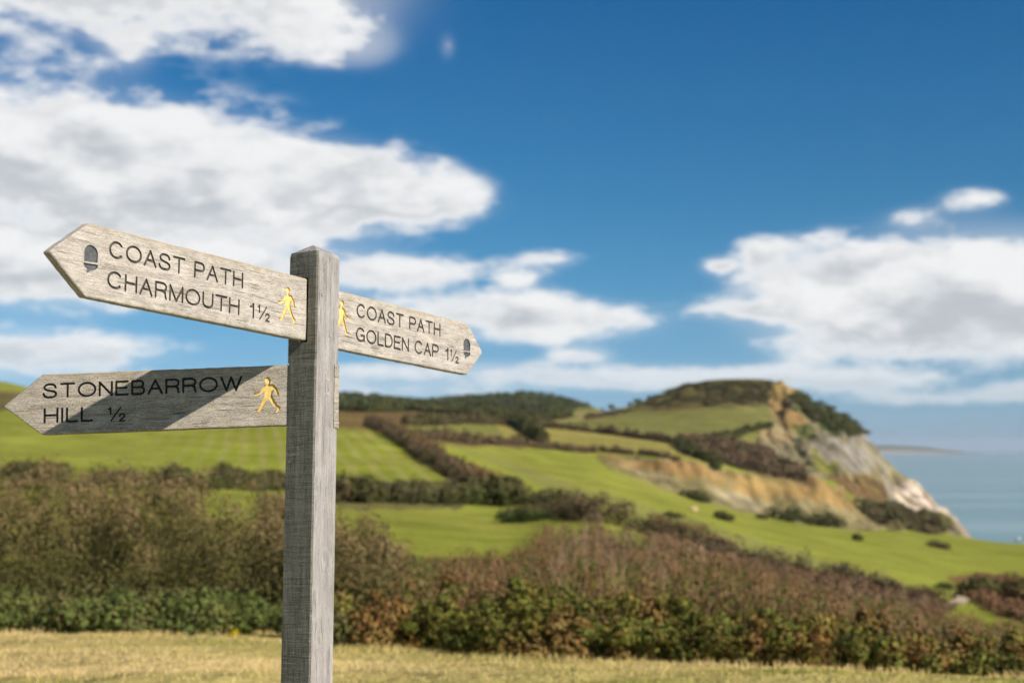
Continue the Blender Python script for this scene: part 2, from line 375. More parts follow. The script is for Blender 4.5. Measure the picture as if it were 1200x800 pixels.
# nearer landslip scarp
scar = paint([(698, 535), (740, 533), (800, 540), (842, 545), (896, 558), (938, 563), (985, 568), (1000, 582), (1030, 605), (1060, 624), (985, 618), (950, 617), (905, 606), (860, 603), (810, 598), (790, 585), (752, 570), (730, 560)], (.185, .150, .078), 700, rough=.9)
paint([(698, 536), (740, 534), (760, 548), (735, 552)], (.29, .19, .085), 700, rough=1.)
paint([(745, 535), (800, 541), (842, 546), (896, 559), (938, 564), (985, 569), (1000, 582), (1000, 592), (960, 585), (900, 578), (870, 572), (845, 565), (800, 560), (750, 548)], OCHRE, 700, rough=1.)
paint([(830, 562), (870, 572), (900, 590), (880, 597), (840, 585)], (.23, .19, .115), 700, rough=1.)
# left hill and bracken between the fields
paint([(-500, 455), (20, 457), (45, 470), (120, 480), (-500, 482)], (.075, .062, .03), 500, rough=.6)
paint([(440, 500), (470, 500), (500, 520), (560, 552), (625, 588), (600, 596), (560, 580), (500, 545)], BRACK, 200, rough=.6)
paint([(485, 508), (560, 512), (640, 517), (700, 523), (690, 530), (600, 524), (540, 522), (500, 518)], (.12, .085, .04), 500, rough=.5)
paint([(395, 562), (530, 562), (560, 580), (540, 597), (395, 597)], (.085, .078, .03), 180, rough=.7)
paint([(760, 612), (860, 640), (930, 655), (1000, 672), (1080, 695), (1120, 712), (1000, 720), (800, 680)], (.085, .052, .03), 120, 600, rough=.6)
paint([(1110, 676), (1150, 672), (1220, 676), (1400, 690), (1400, 740), (1200, 730), (1150, 715), (1140, 695)], (.11, .06, .03), 150, 600, rough=.6)
# trodden, drier strips
paint([(520, 516), (700, 575), (900, 635), (1080, 690), (1110, 706), (1090, 706), (880, 650), (690, 592)], (.165, .165, .045), 200)
C_[...] *= (1 + .30 * fbm(XX / 60, YY / 120, 77, 3))[..., None]
# mown swathes on the striped field
strp = in_poly(PX, PY, [(-700, 470), (330, 500), (440, 500), (520, 575), (330, 575), (-700, 560)]) & (DD > 250)
sw = np.sin((XX * .984 + YY * .176) / .95 + 2.0 * fbm(XX / 60, YY / 60, 5, 2))
fade = np.clip((PX - 60) / 330, 0.08, 1)
C_[strp] = (C_ + (np.clip(sw, -.3, 1) * fade * np.clip(.5 + 1.2 * fbm(XX / 25, YY / 60, 8, 3), .05, .9))[..., None] * (np.array([.245, .215, .085]) - C_))[strp]
# near grass: straw and green patches
nm = DD < 40
pch = np.clip(.55 + 1.6 * fbm(XX / 2.2, YY / .9, 41, 4), 0, 1)
C_[nm] = (GRASS * (1 - pch[..., None]) + DRY * pch[..., None])[nm]
# slip faces: gullied relief
gul = (cl | scar)
g1 = np.clip((fbm(XX / 18, YY / 30, 61, 4) + .0) * 7, 0, 1) * gul * (C_[..., 0] > .13) * .6
C_ += g1[..., None] * (np.array([.125, .108, .05]) - C_)
C_ *= (1 + gul * 1.4 * fbm(XX / 6, YY / 18, 65, 3))[..., None]
Z += np.where(gul, (fbm(XX / 12, YY / 70, 91, 4) * 22 + fbm(XX / 40, YY / 40, 94, 3) * 12) * np.clip((DD - 700) / 300, .35, 1), 0)
Z += ROUGH * np.clip(DD / 1200, 0, 1) * fbm(XX / 6, YY / 10, 31, 3) * 5
Z = np.where(((DD > 900) & (Z < SEA + 7)) | ((DD > 2300) & (PX > 930)), SEA - 6, np.maximum(Z, SEA - 6))

LG = np.log(DR[pos])
def zg(x, y):
    """ground height at world x, y"""
    x, y = np.asarray(x, float), np.asarray(y, float)
    yy = np.maximum(y, 3.01); t = np.clip(x / yy, TC[0], TC[-1] - 1e-6)
    i = np.clip(np.searchsorted(LG, np.log(yy)) - 1, 0, len(LG) - 2)
    j = np.clip(np.searchsorted(TC, t) - 1, 0, len(TC) - 2)
    fi = np.clip((np.log(yy) - LG[i]) / (LG[i + 1] - LG[i]), 0, 1); fj = (t - TC[j]) / (TC[j + 1] - TC[j])
    Zp = Z[pos]
    return (Zp[i, j] * (1 - fi) + Zp[i + 1, j] * fi) * (1 - fj) + (Zp[i, j + 1] * (1 - fi) + Zp[i + 1, j + 1] * fi) * fj
DS = np.exp(np.linspace(math.log(60), math.log(4400), 1600))
def ground(px, py, dmin=60):
    """first ground point seen through a frame point"""
    t, _ = ray(px, py)
    d = DS[DS >= dmin]; z = zg(t * d, d); _, yy = proj(t * d, d, z)
    k = np.argmax(yy <= py)
    if not (yy <= py).any(): k = int(np.argmin(np.abs(yy - py)))
    return np.array([t * d[k], d[k], z[k]])

nr, nc = Z.shape
idx = np.arange(nr * nc).reshape(nr, nc)
F = np.stack([idx[:-1, :-1], idx[:-1, 1:], idx[1:, 1:], idx[1:, :-1]], -1).reshape(-1, 4)
gm, g, b = material('ground_cover')
pc = g.v('SCALE', g.coord('Object'), 1.0)
n1 = g.noise(pc, .05, 5, .6); n2 = g.noise(pc, .6, 5, .65); n3 = g.noise(pc, 9.0, 4, .6)
kk = g.m('ADD', g.m('ADD', g.lin(n1, .3, .7, .74, 1.26), g.lin(n2, .3, .7, -.2, .2)), g.lin(n3, .3, .7, -.13, .13))
tint = g.attr('tint')
hue = g.mix(g.m('MULTIPLY', g.lin(g.noise(pc, .016, 4, .65), .42, .62, .02, .45), g.lin(n2, .3, .7, .4, 1.)), tint, (.22, .185, .055))
q_ = g.n.new('ShaderNodeVectorMath'); q_.operation = 'SCALE'
g.l.new(hue, q_.inputs[0]); g.l.new(kk, q_.inputs[3])
g.l.new(q_.outputs[0], b.inputs['Base Color'])
g.put(b.inputs['Normal'], g.bump(g.m('ADD', g.m('MULTIPLY', n2, 1.2), g.m('MULTIPLY', n1, 5.0)), .55, .6))
b.inputs['Roughness'].default_value = 1.; b.inputs['Specular IOR Level'].default_value = .0
terrain = mesh_obj('terrain', np.stack([XX, YY, Z], -1).reshape(-1, 3), F, gm, cols=C_.reshape(-1, 3), smooth=True)
tag(terrain, kind='structure')

# ------------------------------------------------------------------ sea and far shore
sm_, g, b = material('sea_water')
b.inputs['Base Color'].default_value = (.085, .17, .19, 1); b.inputs['Roughness'].default_value = .28
b.inputs['Specular IOR Level'].default_value = .5; b.inputs['IOR'].default_value = 1.33
sc_ = g.v('MULTIPLY', g.coord('Object'), (1, .6, 1))
wn = g.noise(sc_, .05, 5, .6); wb = g.noise(g.v('MULTIPLY', g.coord('Object'), (.0004, .003, 1)), 1.0, 3, .5)
g.put(b.inputs['Base Color'], g.mix(g.smooth(wb, .35, .65), (.10, .195, .21), (.165, .255, .265)))
g.put(b.inputs['Normal'], g.bump(wn, .5, 2.0))
sv, sf = [], []
for (x0, x1, y0, y1) in [(-14000, 26000, 600, 45000)]:
    sv += [(x0, y0, SEA), (x1, y0, SEA), (x1, y1, SEA), (x0, y1, SEA)]; sf.append((0, 1, 2, 3))
tag(mesh_obj('sea', sv, sf, sm_), kind='structure')
fm, g, b = material('distant_shore')
b.inputs['Base Color'].default_value = (.10, .11, .09, 1)
fc_v, fc_c, fc_f = [], [], []
xs = np.linspace(960, 1700, 120)
prof = np.interp(xs, [960, 1030, 1045, 1065, 1085, 1110, 1150, 1200, 1300, 1700], [521, 521, 520.5, 522, 523.8, 526.5, 531, 534, 535, 535])
prof = prof + fbm(xs / 14, xs * 0, 3, 3) * 2.4
DF = 24000.
for k_, (dd_, hh_) in enumerate([(0, 0.), (120, .02), (350, .06), (900, .7), (1500, 1.), (4200, .0)]):
    t_, z_ = ray(xs, prof)
    zt = z_ * (DF + 1500)
    fc_v += list(np.stack([t_ * (DF + dd_), np.full_like(xs, DF + dd_), SEA - 1 + (zt - SEA) * hh_], -1))
    fc_c += [((.30, .26, .21) if k_ < 3 else (.085, .10, .06))] * len(xs)
n_ = len(xs)
fc_f = np.array([[r * n_ + c, r * n_ + c + 1, (r + 1) * n_ + c + 1, (r + 1) * n_ + c] for r in range(5) for c in range(n_ - 1)])
g.l.new(g.attr('tint'), b.inputs['Base Color'])
tag(mesh_obj('far_shore', np.array(fc_v), fc_f, fm, cols=np.array(fc_c), smooth=True), kind='structure')

# ------------------------------------------------------------------ foliage
lm, g, b = material('foliage')
g.l.new(g.attr('tint'), b.inputs['Base Color'])
b.inputs['Roughness'].default_value = .8; b.inputs['Specular IOR Level'].default_value = .08
tr = g.n.new('ShaderNodeBsdfTranslucent'); g.l.new(g.attr('tint'), tr.inputs[0])
mx = g.n.new('ShaderNodeMixShader'); mx.inputs[0].default_value = .15
g.l.new(b.outputs[0], mx.inputs[1]); g.l.new(tr.outputs[0], mx.inputs[2])
g.l.new(mx.outputs[0], g.n['Material Output'].inputs[0])
bk, g, b = material('bark')
b.inputs['Base Color'].default_value = (.07, .055, .04, 1)
g.put(b.inputs['Normal'], g.bump(g.noise(g.coord('Object'), 8, 4), .6, .05))

def leaf_quads(P, nrm, size, aspect=.6, jit=.5):
    """quads at P facing roughly nrm, size per leaf"""
    n = len(P)
    nrm = nrm + rng.normal(0, jit, (n, 3)); nrm /= np.linalg.norm(nrm, axis=1)[:, None] + 1e-9
    a = rng.normal(0, 1, (n, 3)); a -= (a * nrm).sum(1)[:, None] * nrm; a /= np.linalg.norm(a, axis=1)[:, None] + 1e-9
    c = np.cross(nrm, a)
    s = np.asarray(size).reshape(-1, 1) * np.ones((n, 1))
    V = np.stack([P - a * s, P + c * s * aspect, P + a * s, P - c * s * aspect], 1)
    V[:, 1::2] += nrm[:, None] * s[:, None] * .15
    return V.reshape(-1, 3), np.arange(4 * n).reshape(n, 4)
def blobs(cent, rad, n, size, pal, weights=None, shell=.55, jit=.55, topcol=None, aspect=.6, upbias=0., bcol=None):
    """leaves through ellipsoids; returns verts, faces, colours"""
    cent, rad = np.asarray(cent, float), np.asarray(rad, float)
    M = len(cent)
    dirs = rng.normal(0, 1, (M, n, 3)); dirs[..., 2] += upbias; dirs /= np.linalg.norm(dirs, axis=2)[..., None]
    rr = rng.uniform(shell, 1.0, (M, n, 1)) ** .6
    rr *= 1 + rng.normal(0, .17, (M, n, 1))
    P = cent[:, None] + dirs * rr * rad[:, None]
    pal = np.asarray(pal, float)
    base = pal[rng.choice(len(pal), M, p=weights)] if bcol is None else np.asarray(bcol)
    leafc = pal[rng.choice(len(pal), (M, n), p=weights)]
    col = (.55 * base[:, None] + .45 * leafc) * rng.uniform(.7, 1.3, (M, n, 1))
    if topcol is not None:  # upper leaves of each lump: tawny tips, plus highlights put into the colour
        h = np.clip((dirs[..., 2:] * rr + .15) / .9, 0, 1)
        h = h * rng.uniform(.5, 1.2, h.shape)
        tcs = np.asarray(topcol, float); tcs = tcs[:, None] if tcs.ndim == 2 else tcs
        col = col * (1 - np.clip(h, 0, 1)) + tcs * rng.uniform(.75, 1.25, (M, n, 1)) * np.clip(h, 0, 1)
    sz = np.broadcast_to(np.asarray(size, float).reshape(-1, 1), (M, n)) * rng.uniform(.6, 1.3, (M, n))
    V, Fq = leaf_quads(P.reshape(-1, 3), dirs.reshape(-1, 3), sz.reshape(-1), aspect, jit)
    return V, Fq, np.repeat(col.reshape(-1, 3), 4, 0)
def join(parts):
    V, Fq, C, o = [], [], [], 0
    for (v, f, c) in parts: V.append(v); Fq.append(f + o); C.append(c); o += len(v)
    return np.concatenate(V), np.concatenate(Fq), np.concatenate(C)
def veg(name, parts, label=None, cat=None, kind=None, group=None, parent=None):
    v, f, c = join(parts)
    o = mesh_obj(name, v, f, lm, parent, cols=np.clip(c, .004, .6))
    return tag(o, label, cat, group, kind)

P_GREEN = [(.08, .105, .028), (.055, .078, .024), (.11, .125, .032), (.085, .08, .03)]
P_BROWN = [(.135, .088, .050), (.105, .07, .042), (.155, .108, .060), (.085, .076, .036)]
P_DARK = [(.058, .068, .022), (.068, .078, .026), (.095, .078, .034)]
P_RUST = [(.19, .095, .045), (.14, .078, .04), (.105, .09, .04)]

def line_pts(pl, n):
    """n points spread evenly along a polyline of ground points (n,3)"""
    pl = np.asarray(pl); s = np.concatenate([[0], np.cumsum(np.linalg.norm(np.diff(pl[:, :2], axis=0), axis=1))])
    u = np.linspace(0, s[-1], n)
    return np.stack([np.interp(u, s, pl[:, k]) for k in (0, 1)], -1), s[-1]
def hedge(pix, h, wid, pal, label, leaf=.45, dens=1.0, topcol=None, vary=.55, dmin=60, cat='hedge', name='hedgerow'):
    pl = [ground(px, py, dmin) for px, py in pix]
    xy, L = line_pts(pl, 2)
    M = max(6, int(L / (wid * .42) * dens)); M = min(M, 200)
    xy, L = line_pts(pl, M)
    hh = h * (1 + vary * rng.normal(0, .6, M)).clip(.5, 1.7)
    xy = xy + rng.normal(0, wid * .22, (M, 2))
    zz = zg(xy[:, 0], xy[:, 1])
    cent = np.stack([xy[:, 0], xy[:, 1], zz + hh * .42], -1)
    step = max(L / M, .1)
    rad = np.stack([np.full(M, max(wid * .5, step * .8)), np.full(M, max(wid * .5, step * .8)), hh * .6], -1) * rng.uniform(.8, 1.2, (M, 1))
    leaf *= 1.2
    n = int(np.clip(2.6 * wid * h / leaf ** 2, 50, 130))
    return veg(name, [blobs(cent, rad, n, leaf, pal, topcol=topcol, upbias=.3)], label, cat)
def bush(px, py, wpx, hpx, pal, label, cat='bush', topcol=None, dmin=60, leaf=None, n=260, name='bush'):
    g0 = ground(px, py, dmin); s = g0[1] / FOC
    M = 9
    W, H = wpx * s, hpx * s
    cx = g0[0] + rng.uniform(-.36, .36, M) * W * 1.0; cy = g0[1] + rng.uniform(-.3, .3, M) * min(W, H * 2.5)
    cz = zg(cx, cy) + H * rng.uniform(.25, .52, M)
    rad = np.stack([W * rng.uniform(.2, .32, M), W * rng.uniform(.2, .3, M), H * rng.uniform(.34, .5, M)], -1)
    lf = leaf or max(.05, H * .085)
    return veg(name, [blobs(np.stack([cx, cy, cz], -1), rad, n, lf, pal, topcol=topcol or (.105, .098, .036), upbias=.2)], label, cat)

# far wooded ridge: a mass nobody could count
def area_scatter(poly, n, dmin, dmax=5000):
    poly = np.asarray(poly, float); pts = []
    x0, y0 = poly.min(0); x1, y1 = poly.max(0)
    tries = 0
    while len(pts) < n and tries < n * 8:
        tries += 1
        px, py = rng.uniform(x0, x1), rng.uniform(y0, y1)
        if not in_poly(np.array([px]), np.array([py]), poly)[0]: continue
        p = ground(px, py, dmin)
        if p[1] <= dmax: pts.append(p)
    return np.array(pts)
def grove(poly, n, r, h, leaf, nl, pal, name, label, dmin, topcol=None, cat='wood'):
    p = area_scatter(poly, n, dmin)
    p = p[p[:, 2] > SEA + 14]
    M = len(p); s = rng.uniform(.7, 1.3, M)
    cent = p.copy(); cent[:, 2] += h * s * .45
    rad = np.stack([r * s, r * s, h * s * .6], -1)
    return veg(name, [blobs(cent, rad, nl, leaf, pal, topcol=topcol, upbias=.3)], label, cat, kind='stuff')

grove([(330, 462), (395, 463), (440, 464), (488, 471), (520, 468), (560, 466), (610, 462), (650, 465), (690, 477), (640, 484), (560, 488), (480, 486), (400, 478), (330, 474)], 1100, 8, 8, 2.6, 30, P_DARK + [(.05, .075, .03)], 'far_woodland', 'dark pine woodland along the far ridge behind the fields', 1500)
grove([(480, 476), (600, 474), (640, 480), (640, 489), (480, 488)], 200, 7, 7, 2.4, 30, [(.05, .036, .026), (.04, .03, .022)], 'far_woodland', 'brownish bare wood fringe below the far dark ridge', 1500)

# skyline trees by the hill's shoulder: trunk and crown each
for i, (px, py, wpx, hpx, lab) in enumerate([
        (706, 478, 6, 4, 'low round tree at the left end of the skyline tree group'),
        (717, 478, 9, 7, 'widest tree of the small group on the skyline saddle'),
        (738, 476, 7, 5, 'small dark tree on the skyline right of the widest one'),
        (747, 474, 13, 7, 'dark tree clump where the skyline begins to climb the headland'),
        (761, 468, 9, 5, 'single scrubby tree on the headland shoulder skyline')]):
    g0 = ground(px, py, 1000); s = g0[1] / FOC; W, H = wpx * s, hpx * s
    root = empty('tree', Matrix.Translation(Vector(g0)))
    M = 7
    cen = np.stack([rng.uniform(-.3, .3, M) * W, rng.uniform(-.3, .3, M) * W, H * rng.uniform(.45, .75, M)], -1)
    veg('crown', [blobs(cen, np.stack([np.full(M, W * .26), np.full(M, W * .26), np.full(M, H * .3)], -1), 70, H * .09, P_DARK, upbias=.2)], parent=root)
    a6 = np.arange(6) / 6 * 2 * math.pi
    tv = np.concatenate([np.stack([np.cos(a6) * H * .05 * k, np.sin(a6) * H * .05 * k, np.full(6, zz)], -1) for k, zz in ((1.3, -1), (.9, H * .35), (.3, H * .75))])
    tf = np.array([[r * 6 + c, r * 6 + (c + 1) % 6, (r + 1) * 6 + (c + 1) % 6, (r + 1) * 6 + c] for r in range(2) for c in range(6)])
    mesh_obj('trunk', tv, tf, bk, root)
    tag(root, lab, 'tree', 'trees on the skyline saddle')

# hedges between the fields
hedge([(395, 482), (430, 483), (470, 482)], 5, 7, P_DARK, 'dark hedge along the top of the striped field', .8)
hedge([(432, 497), (455, 510), (490, 534), (525, 556), (548, 570)], 3.6, 4.2, P_DARK + P_BROWN, 'long dark hedge running diagonally down between striped field and big field', .36, 1.8, topcol=(.125, .088, .048))
hedge([(452, 503), (500, 529), (560, 560), (605, 584)], 2.0, 8, P_RUST, 'strip of rusty bracken along the upper side of the diagonal hedge', .35, 1.5, cat='bracken', name='bracken_strip')
hedge([(398, 586), (430, 588), (470, 590), (505, 590), (545, 590)], 3.2, 4.2, [(.06, .065, .024), (.085, .07, .03), (.07, .08, .025)], 'olive hedge bank along the top of the small green field', .3, 1.6, topcol=(.10, .085, .04))
hedge([(490, 514), (560, 519), (640, 524), (700, 529), (760, 534), (795, 540)], 3.2, 5, P_BROWN, 'brown hedge along the top of the big green field', .6, 1.3)
hedge([(478, 498), (540, 496), (600, 497)], 5, 6, P_BROWN + P_DARK, 'brown hedge above the small upper field left of the dark copse', .8)
hedge([(640, 501), (700, 507), (760, 515), (795, 521)], 4.5, 6, P_BROWN, 'dark brown hedge below the sloping headland field', .9, 1.3)
hedge([(795, 522), (815, 534), (835, 548), (842, 552)], 5, 6, P_DARK, 'dark hedge curving down to the landslip edge', .9, 1.2)
hedge([(842, 517), (872, 507), (902, 500)], 5, 6, P_DARK, 'short dark diagonal hedge on the headland flank', .9)
hedge([(690, 491), (720, 486), (738, 482)], 4, 9, P_BROWN, 'faint brown hedge climbing the pale saddle field', .9)
hedge([(560, 493), (600, 491), (640, 492), (665, 489)], 7, 10, P_DARK, 'low dark hedge below the far wood', 1.1)
hedge([(604, 497), (612, 502), (622, 510), (634, 519)], 8, 8, P_DARK, 'dark green copse between the two upper fields', .9, 1.5, cat='copse', name='copse')
hedge([(822, 652), (870, 662), (930, 672), (985, 684), (1030, 694)], 2.6, 3.4, P_DARK + P_BROWN, 'dark hedge curving down beside the lower meadow', .22, 1.6, topcol=(.09, .065, .045), dmin=120)
hedge([(1030, 694), (1070, 702), (1098, 712)], 2.0, 3.6, P_BROWN, 'rounded brown hedge end beside the pale footpath', .22, 1.6, dmin=120)
hedge([(768, 616), (800, 626), (845, 640)], 2.0, 4, P_RUST, 'rusty bracken bank at the lower edge of the big field', .25, 1.5, dmin=120, cat='bracken', name='bracken_strip')
hedge([(640, 606), (700, 612), (760, 628), (820, 648)], 3.0, 4, P_BROWN + P_DARK, 'tangled brown hedge below the big green field', .24, 1.5, dmin=120)
hedge([(905, 607), (930, 611), (960, 615), (984, 618)], 5.0, 9, P_DARK + [(.06, .065, .03)], 'long dark scrub band at the foot of the landslip', .6, 1.2, cat='scrub', name='scrub_band')

# single bushes
bush(590, 592, 64, 40, P_DARK, 'big dark round bush at the corner of the small green field')
bush(543, 590, 46, 26, P_DARK + P_GREEN, 'green and dark bush left of the big round bush')
bush(556, 572, 22, 16, [(.03, .055, .016), (.04, .065, .02)], 'small bright green bush on the diagonal hedge line')
bush(645, 604, 60, 32, P_DARK + P_BROWN, 'dark bush right of the big round bush')
bush(612, 612, 60, 20, [(.04, .065, .018), (.05, .08, .022)], 'low green bramble bush at the right end of the small field')
bush(848, 609, 24, 11, P_DARK, 'lone dark bush on the meadow below the landslip')
bush(790, 607, 26, 8, [(.07, .075, .03)], 'flat olive bush on the meadow left of the lone dark bush')
bush(1005, 633, 11, 9, P_DARK, 'tiny dark bush alone in the middle of the meadow')
bush(1100, 642, 26, 9, P_BROWN, 'low brown bush near the cliff edge meadow')
bush(814, 586, 34, 15, [(.045, .055, .022), (.06, .06, .026)], 'dark scrub patch growing on the landslip face')
bush(893, 608, 14, 7, P_DARK, 'small dark bush at the left end of the scrub band')
bush(208, 569, 46, 26, P_DARK + P_BROWN, 'dark rounded bush beneath the lower finger board', dmin=200)
bush(268, 566, 44, 24, P_BROWN, 'brown rounded bush nearest the post at the field edge', dmin=200)
bush(45, 563, 90, 26, P_BROWN + P_DARK, 'wide dark bush at the left end of the field edge', dmin=200)
bush(135, 566, 60, 18, P_BROWN, 'low brown bush between the wide and the rounded bush', dmin=200)
bush(325, 572, 40, 22, P_GREEN + P_DARK, 'green bush behind the post at the field edge', dmin=200)
bush(415, 588, 50, 34, P_BROWN + P_DARK, 'brown bush just right of the post below the striped field', dmin=180)
bush(475, 586, 36, 22, [(.07, .055, .045), (.06, .05, .03)], 'greyish brown bush standing in the olive hedge bank', dmin=180)
hedge([(-60, 572), (60, 572), (180, 573), (330, 574), (400, 575)], 2.6, 4.5, P_BROWN + P_GREEN, 'brown hedge along the foot of the striped field', .3, 1.4, dmin=180)
bush(1150, 702, 60, 28, P_RUST + P_GREEN, 'rusty bracken and green scrub mound right of the footpath', cat='scrub', dmin=120, n=500)
bush(1210, 715, 100, 38, P_RUST, 'large rusty bracken mound at the right edge', cat='scrub', dmin=120, n=600)
bush(1110, 690, 20, 8, [(.04, .06, .02)], 'small green bush at the tip of the bracken mound', dmin=120)

# bracken slopes beyond the near scrub
grove([(770, 630), (860, 652), (960, 676), (1060, 700), (1110, 716), (1100, 740), (1000, 735), (850, 700), (760, 660)], 420, 1.5, 1.5, .30, 90, P_RUST + P_BROWN, 'bracken_slope', 'brown bracken slope running down behind the near scrub', 95, topcol=(.20, .125, .075), cat='bracken')
grove([(1125, 682), (1150, 677), (1220, 680), (1300, 690), (1300, 735), (1200, 730), (1150, 716), (1142, 698)], 220, 2.0, 2.0, .32, 110, P_RUST + P_BROWN, 'bracken_slope', 'rusty bracken patch right of the footpath', 120, topcol=(.22, .12, .065), cat='bracken')
# scrub masses on the headland
grove([(797, 514), (850, 514), (890, 527), (935, 552), (940, 564), (890, 556), (835, 545)], 150, 6, 5, 1.4, 60, P_BROWN + [(.05, .036, .026)], 'hill_scrub', 'dark brown scrub slope above the landslip', 900, cat='scrub')
grove([(926, 460), (950, 468), (1005, 498), (1014, 510), (995, 512), (960, 498), (932, 480)], 120, 7, 5, 1.5, 60, P_DARK, 'hill_scrub', 'dark green scrub on the headland seaward slope', 1200, cat='scrub')
grove([(745, 478), (800, 450), (900, 447), (905, 460), (896, 472), (800, 478)], 200, 6, 2.6, 1.3, 46, [(.07, .066, .026), (.05, .05, .02), (.075, .05, .026)], 'hill_heath', 'dark heath covering the flat headland top', 1200, cat='heath')
grove([(1000, 592), (1045, 594), (1075, 604), (1095, 612), (1110, 620), (1095, 626), (1040, 618)], 80, 6, 4, 1.2, 60, P_DARK + P_BROWN, 'hill_scrub', 'dark scrub on the undercliff above the beach', 900, cat='scrub')

# ------------------------------------------------------------------ scrub close by
TOP_X = [-700, -200, 0, 100, 200, 300, 400, 440, 475, 510, 560, 600, 640, 690, 740, 800, 850, 900, 950, 1000, 1100, 1200, 1500]
TOP_Y = [535, 540, 547, 553, 560, 570, 600, 618, 645, 656, 648, 640, 612, 598, 612, 628, 648, 668, 686, 700, 722, 728, 745]
BASE_X = [-700, 0, 330, 400, 700, 1000, 1200, 1500]
BASE_Y = [728, 738, 742, 764, 772, 783, 793, 805]
BASE_D = [19, 17.3, 17.2, 16, 15.3, 14.6, 14.2, 13.5]
def d0(px): return np.interp(px, BASE_X, BASE_D)
def scatter_px(x0, x1, dlo, dhi, n):
    px = rng.uniform(x0, x1, n); s = rng.uniform(0, 1, n)
    base = d0(px)
    d = np.exp(np.log(base + dlo) + s * (np.log(dhi) - np.log(base + dlo)))
    t = (px - 600) / FOC
    return px, t * d, d
def canopy(px, d, ftop, power):
    """canopy height above ground so that the thicket's back row reaches TOP"""
    s = np.clip((np.log(d) - np.log(d0(px))) / (np.log(back) - np.log(d0(px))), 0, 1)
    py = ftop(px) + (np.interp(px, TOP_X, TOP_Y) - ftop(px)) * s ** power
    return d * ray(px, py)[1]
# left thicket: tall tawny plumes
back = 26.
def tufts(x, d, z, h, k, rlo, rhi, zr, spread):
    """k leafy tufts up each plant: positions, radii, relative height"""
    n = len(x); fr = (np.arange(k)[None] + rng.uniform(.15, .95, (n, k))) / k
    X = x[:, None] + rng.normal(0, spread, (n, k)); Y = d[:, None] + rng.normal(0, spread, (n, k))
    Zc = z[:, None] + h[:, None] * (.08 + .80 * fr)
    r = rng.uniform(rlo, rhi, (n, k)) * (1.05 - .35 * fr)
    return np.stack([X, Y, Zc], -1).reshape(-1, 3), np.stack([r, r, r * rng.uniform(*zr, (n, k))], -1).reshape(-1, 3), fr.reshape(-1)
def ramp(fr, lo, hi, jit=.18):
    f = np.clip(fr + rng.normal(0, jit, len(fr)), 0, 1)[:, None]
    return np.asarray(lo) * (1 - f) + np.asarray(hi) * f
def left_mass(n, x0, x1, nl):
    px, x, d = scatter_px(x0, x1, 1.1, 27, n)
    z = zg(x, d)
    keep = fbm(x / .8, d / .8, 171, 2) > -.10                  # hollows between the bushes
    px, x, d, z = px[keep], x[keep], d[keep], z[keep]; n = len(x)
    ct = canopy(px, d, lambda p: np.interp(p, [0, 330, 480], [605, 620, 690]), .5)
    h = np.clip(ct - z, .5, 2.7) * rng.uniform(.92, 1.06, n) * (1.10 + .45 * fbm(x / .9, d / .9, 71, 2))
    c, r, fr = tufts(x, d, z, h, 5, .19, .34, (1.1, 1.9), .15)
    return blobs(c, r, nl, .028, [(.080, .086, .022), (.10, .090, .028), (.066, .078, .018)], bcol=ramp(fr, (.048, .058, .013), (.14, .105, .042)),  # low tufts greener, and coloured darker to paint in deeper shade
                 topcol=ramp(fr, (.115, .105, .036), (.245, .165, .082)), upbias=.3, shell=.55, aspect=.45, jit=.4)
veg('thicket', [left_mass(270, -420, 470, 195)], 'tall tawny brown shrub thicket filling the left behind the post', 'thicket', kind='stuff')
def low_fringe(x0, x1, n, nl, hmin, hmax, pal, dlo, dhi, topcol=None, size=.05):
    px = rng.uniform(x0, x1, n); d = d0(px) + rng.uniform(dlo, dhi, n); x = (px - 600) / FOC * d; z = zg(x, d)
    h = rng.uniform(hmin, hmax, n); r = rng.uniform(.16, .3, n)
    return blobs(np.stack([x, d, z + h * .5], -1), np.stack([r, r, h * .55], -1), nl, size, pal, topcol=topcol, upbias=.3, shell=.3, aspect=.7)
veg('bramble_fringe', [low_fringe(-420, 420, 230, 240, .15, .52, [(.10, .125, .03), (.075, .10, .026), (.135, .145, .04), (.13, .105, .045)], -.6, 1.5, size=.030)], 'low bright green bramble fringe at the foot of the tawny thicket', 'bramble', kind='stuff')
# right: brambles in front, dead seed heads behind
P_BRAM = [(.085, .10, .020), (.125, .13, .024), (.055, .068, .016), (.175, .15, .032), (.19, .095, .034), (.23, .135, .05), (.15, .066, .03)]
W_BRAM = [.2, .16, .18, .15, .12, .11, .08]
def bramble(n, x0, x1, nl):
    px = rng.uniform(x0, x1, n); d = d0(px) + rng.uniform(0, 1, n) ** 1.4 * 8.0; x = (px - 600) / FOC * d; z = zg(x, d)
    fr_ = np.interp(px, [380, 480, 700, 900, 1100, 1300], [694, 698, 694, 710, 742, 748])
    ct = d * ray(px, fr_ + 70 * fbm(x / 1.1, d / 1.1, 81, 2) + rng.normal(0, 6, n))[1]
    h = np.clip(ct - z, .3, 1.4) * np.clip(.6 + (d - d0(px)) * .45, 0, 1)
    c, r, fr = tufts(x, d, z, h, 4, .12, .28, (.6, 1.1), .2)
    k = np.clip(.5 + 1.6 * fbm(c[:, 0] / .5, c[:, 2] / .35 + c[:, 1], 88, 3), 0, .999)     # russet and green patches
    order = np.array(P_BRAM)[[2, 0, 1, 0, 3, 4, 5, 6, 4]]
    bc = order[(np.clip(k + rng.normal(0, .12, len(k)), 0, .999) * len(order)).astype(int)]
    return blobs(c, r, nl, .030, P_BRAM, W_BRAM, bcol=bc, upbias=.2, shell=.5, aspect=.75, jit=.45)
veg('bramble_bank', [bramble(230, 370, 1420, 165)], 'autumn bramble bank in green, yellow and russet right of the post', 'bramble', kind='stuff')
back = 85.
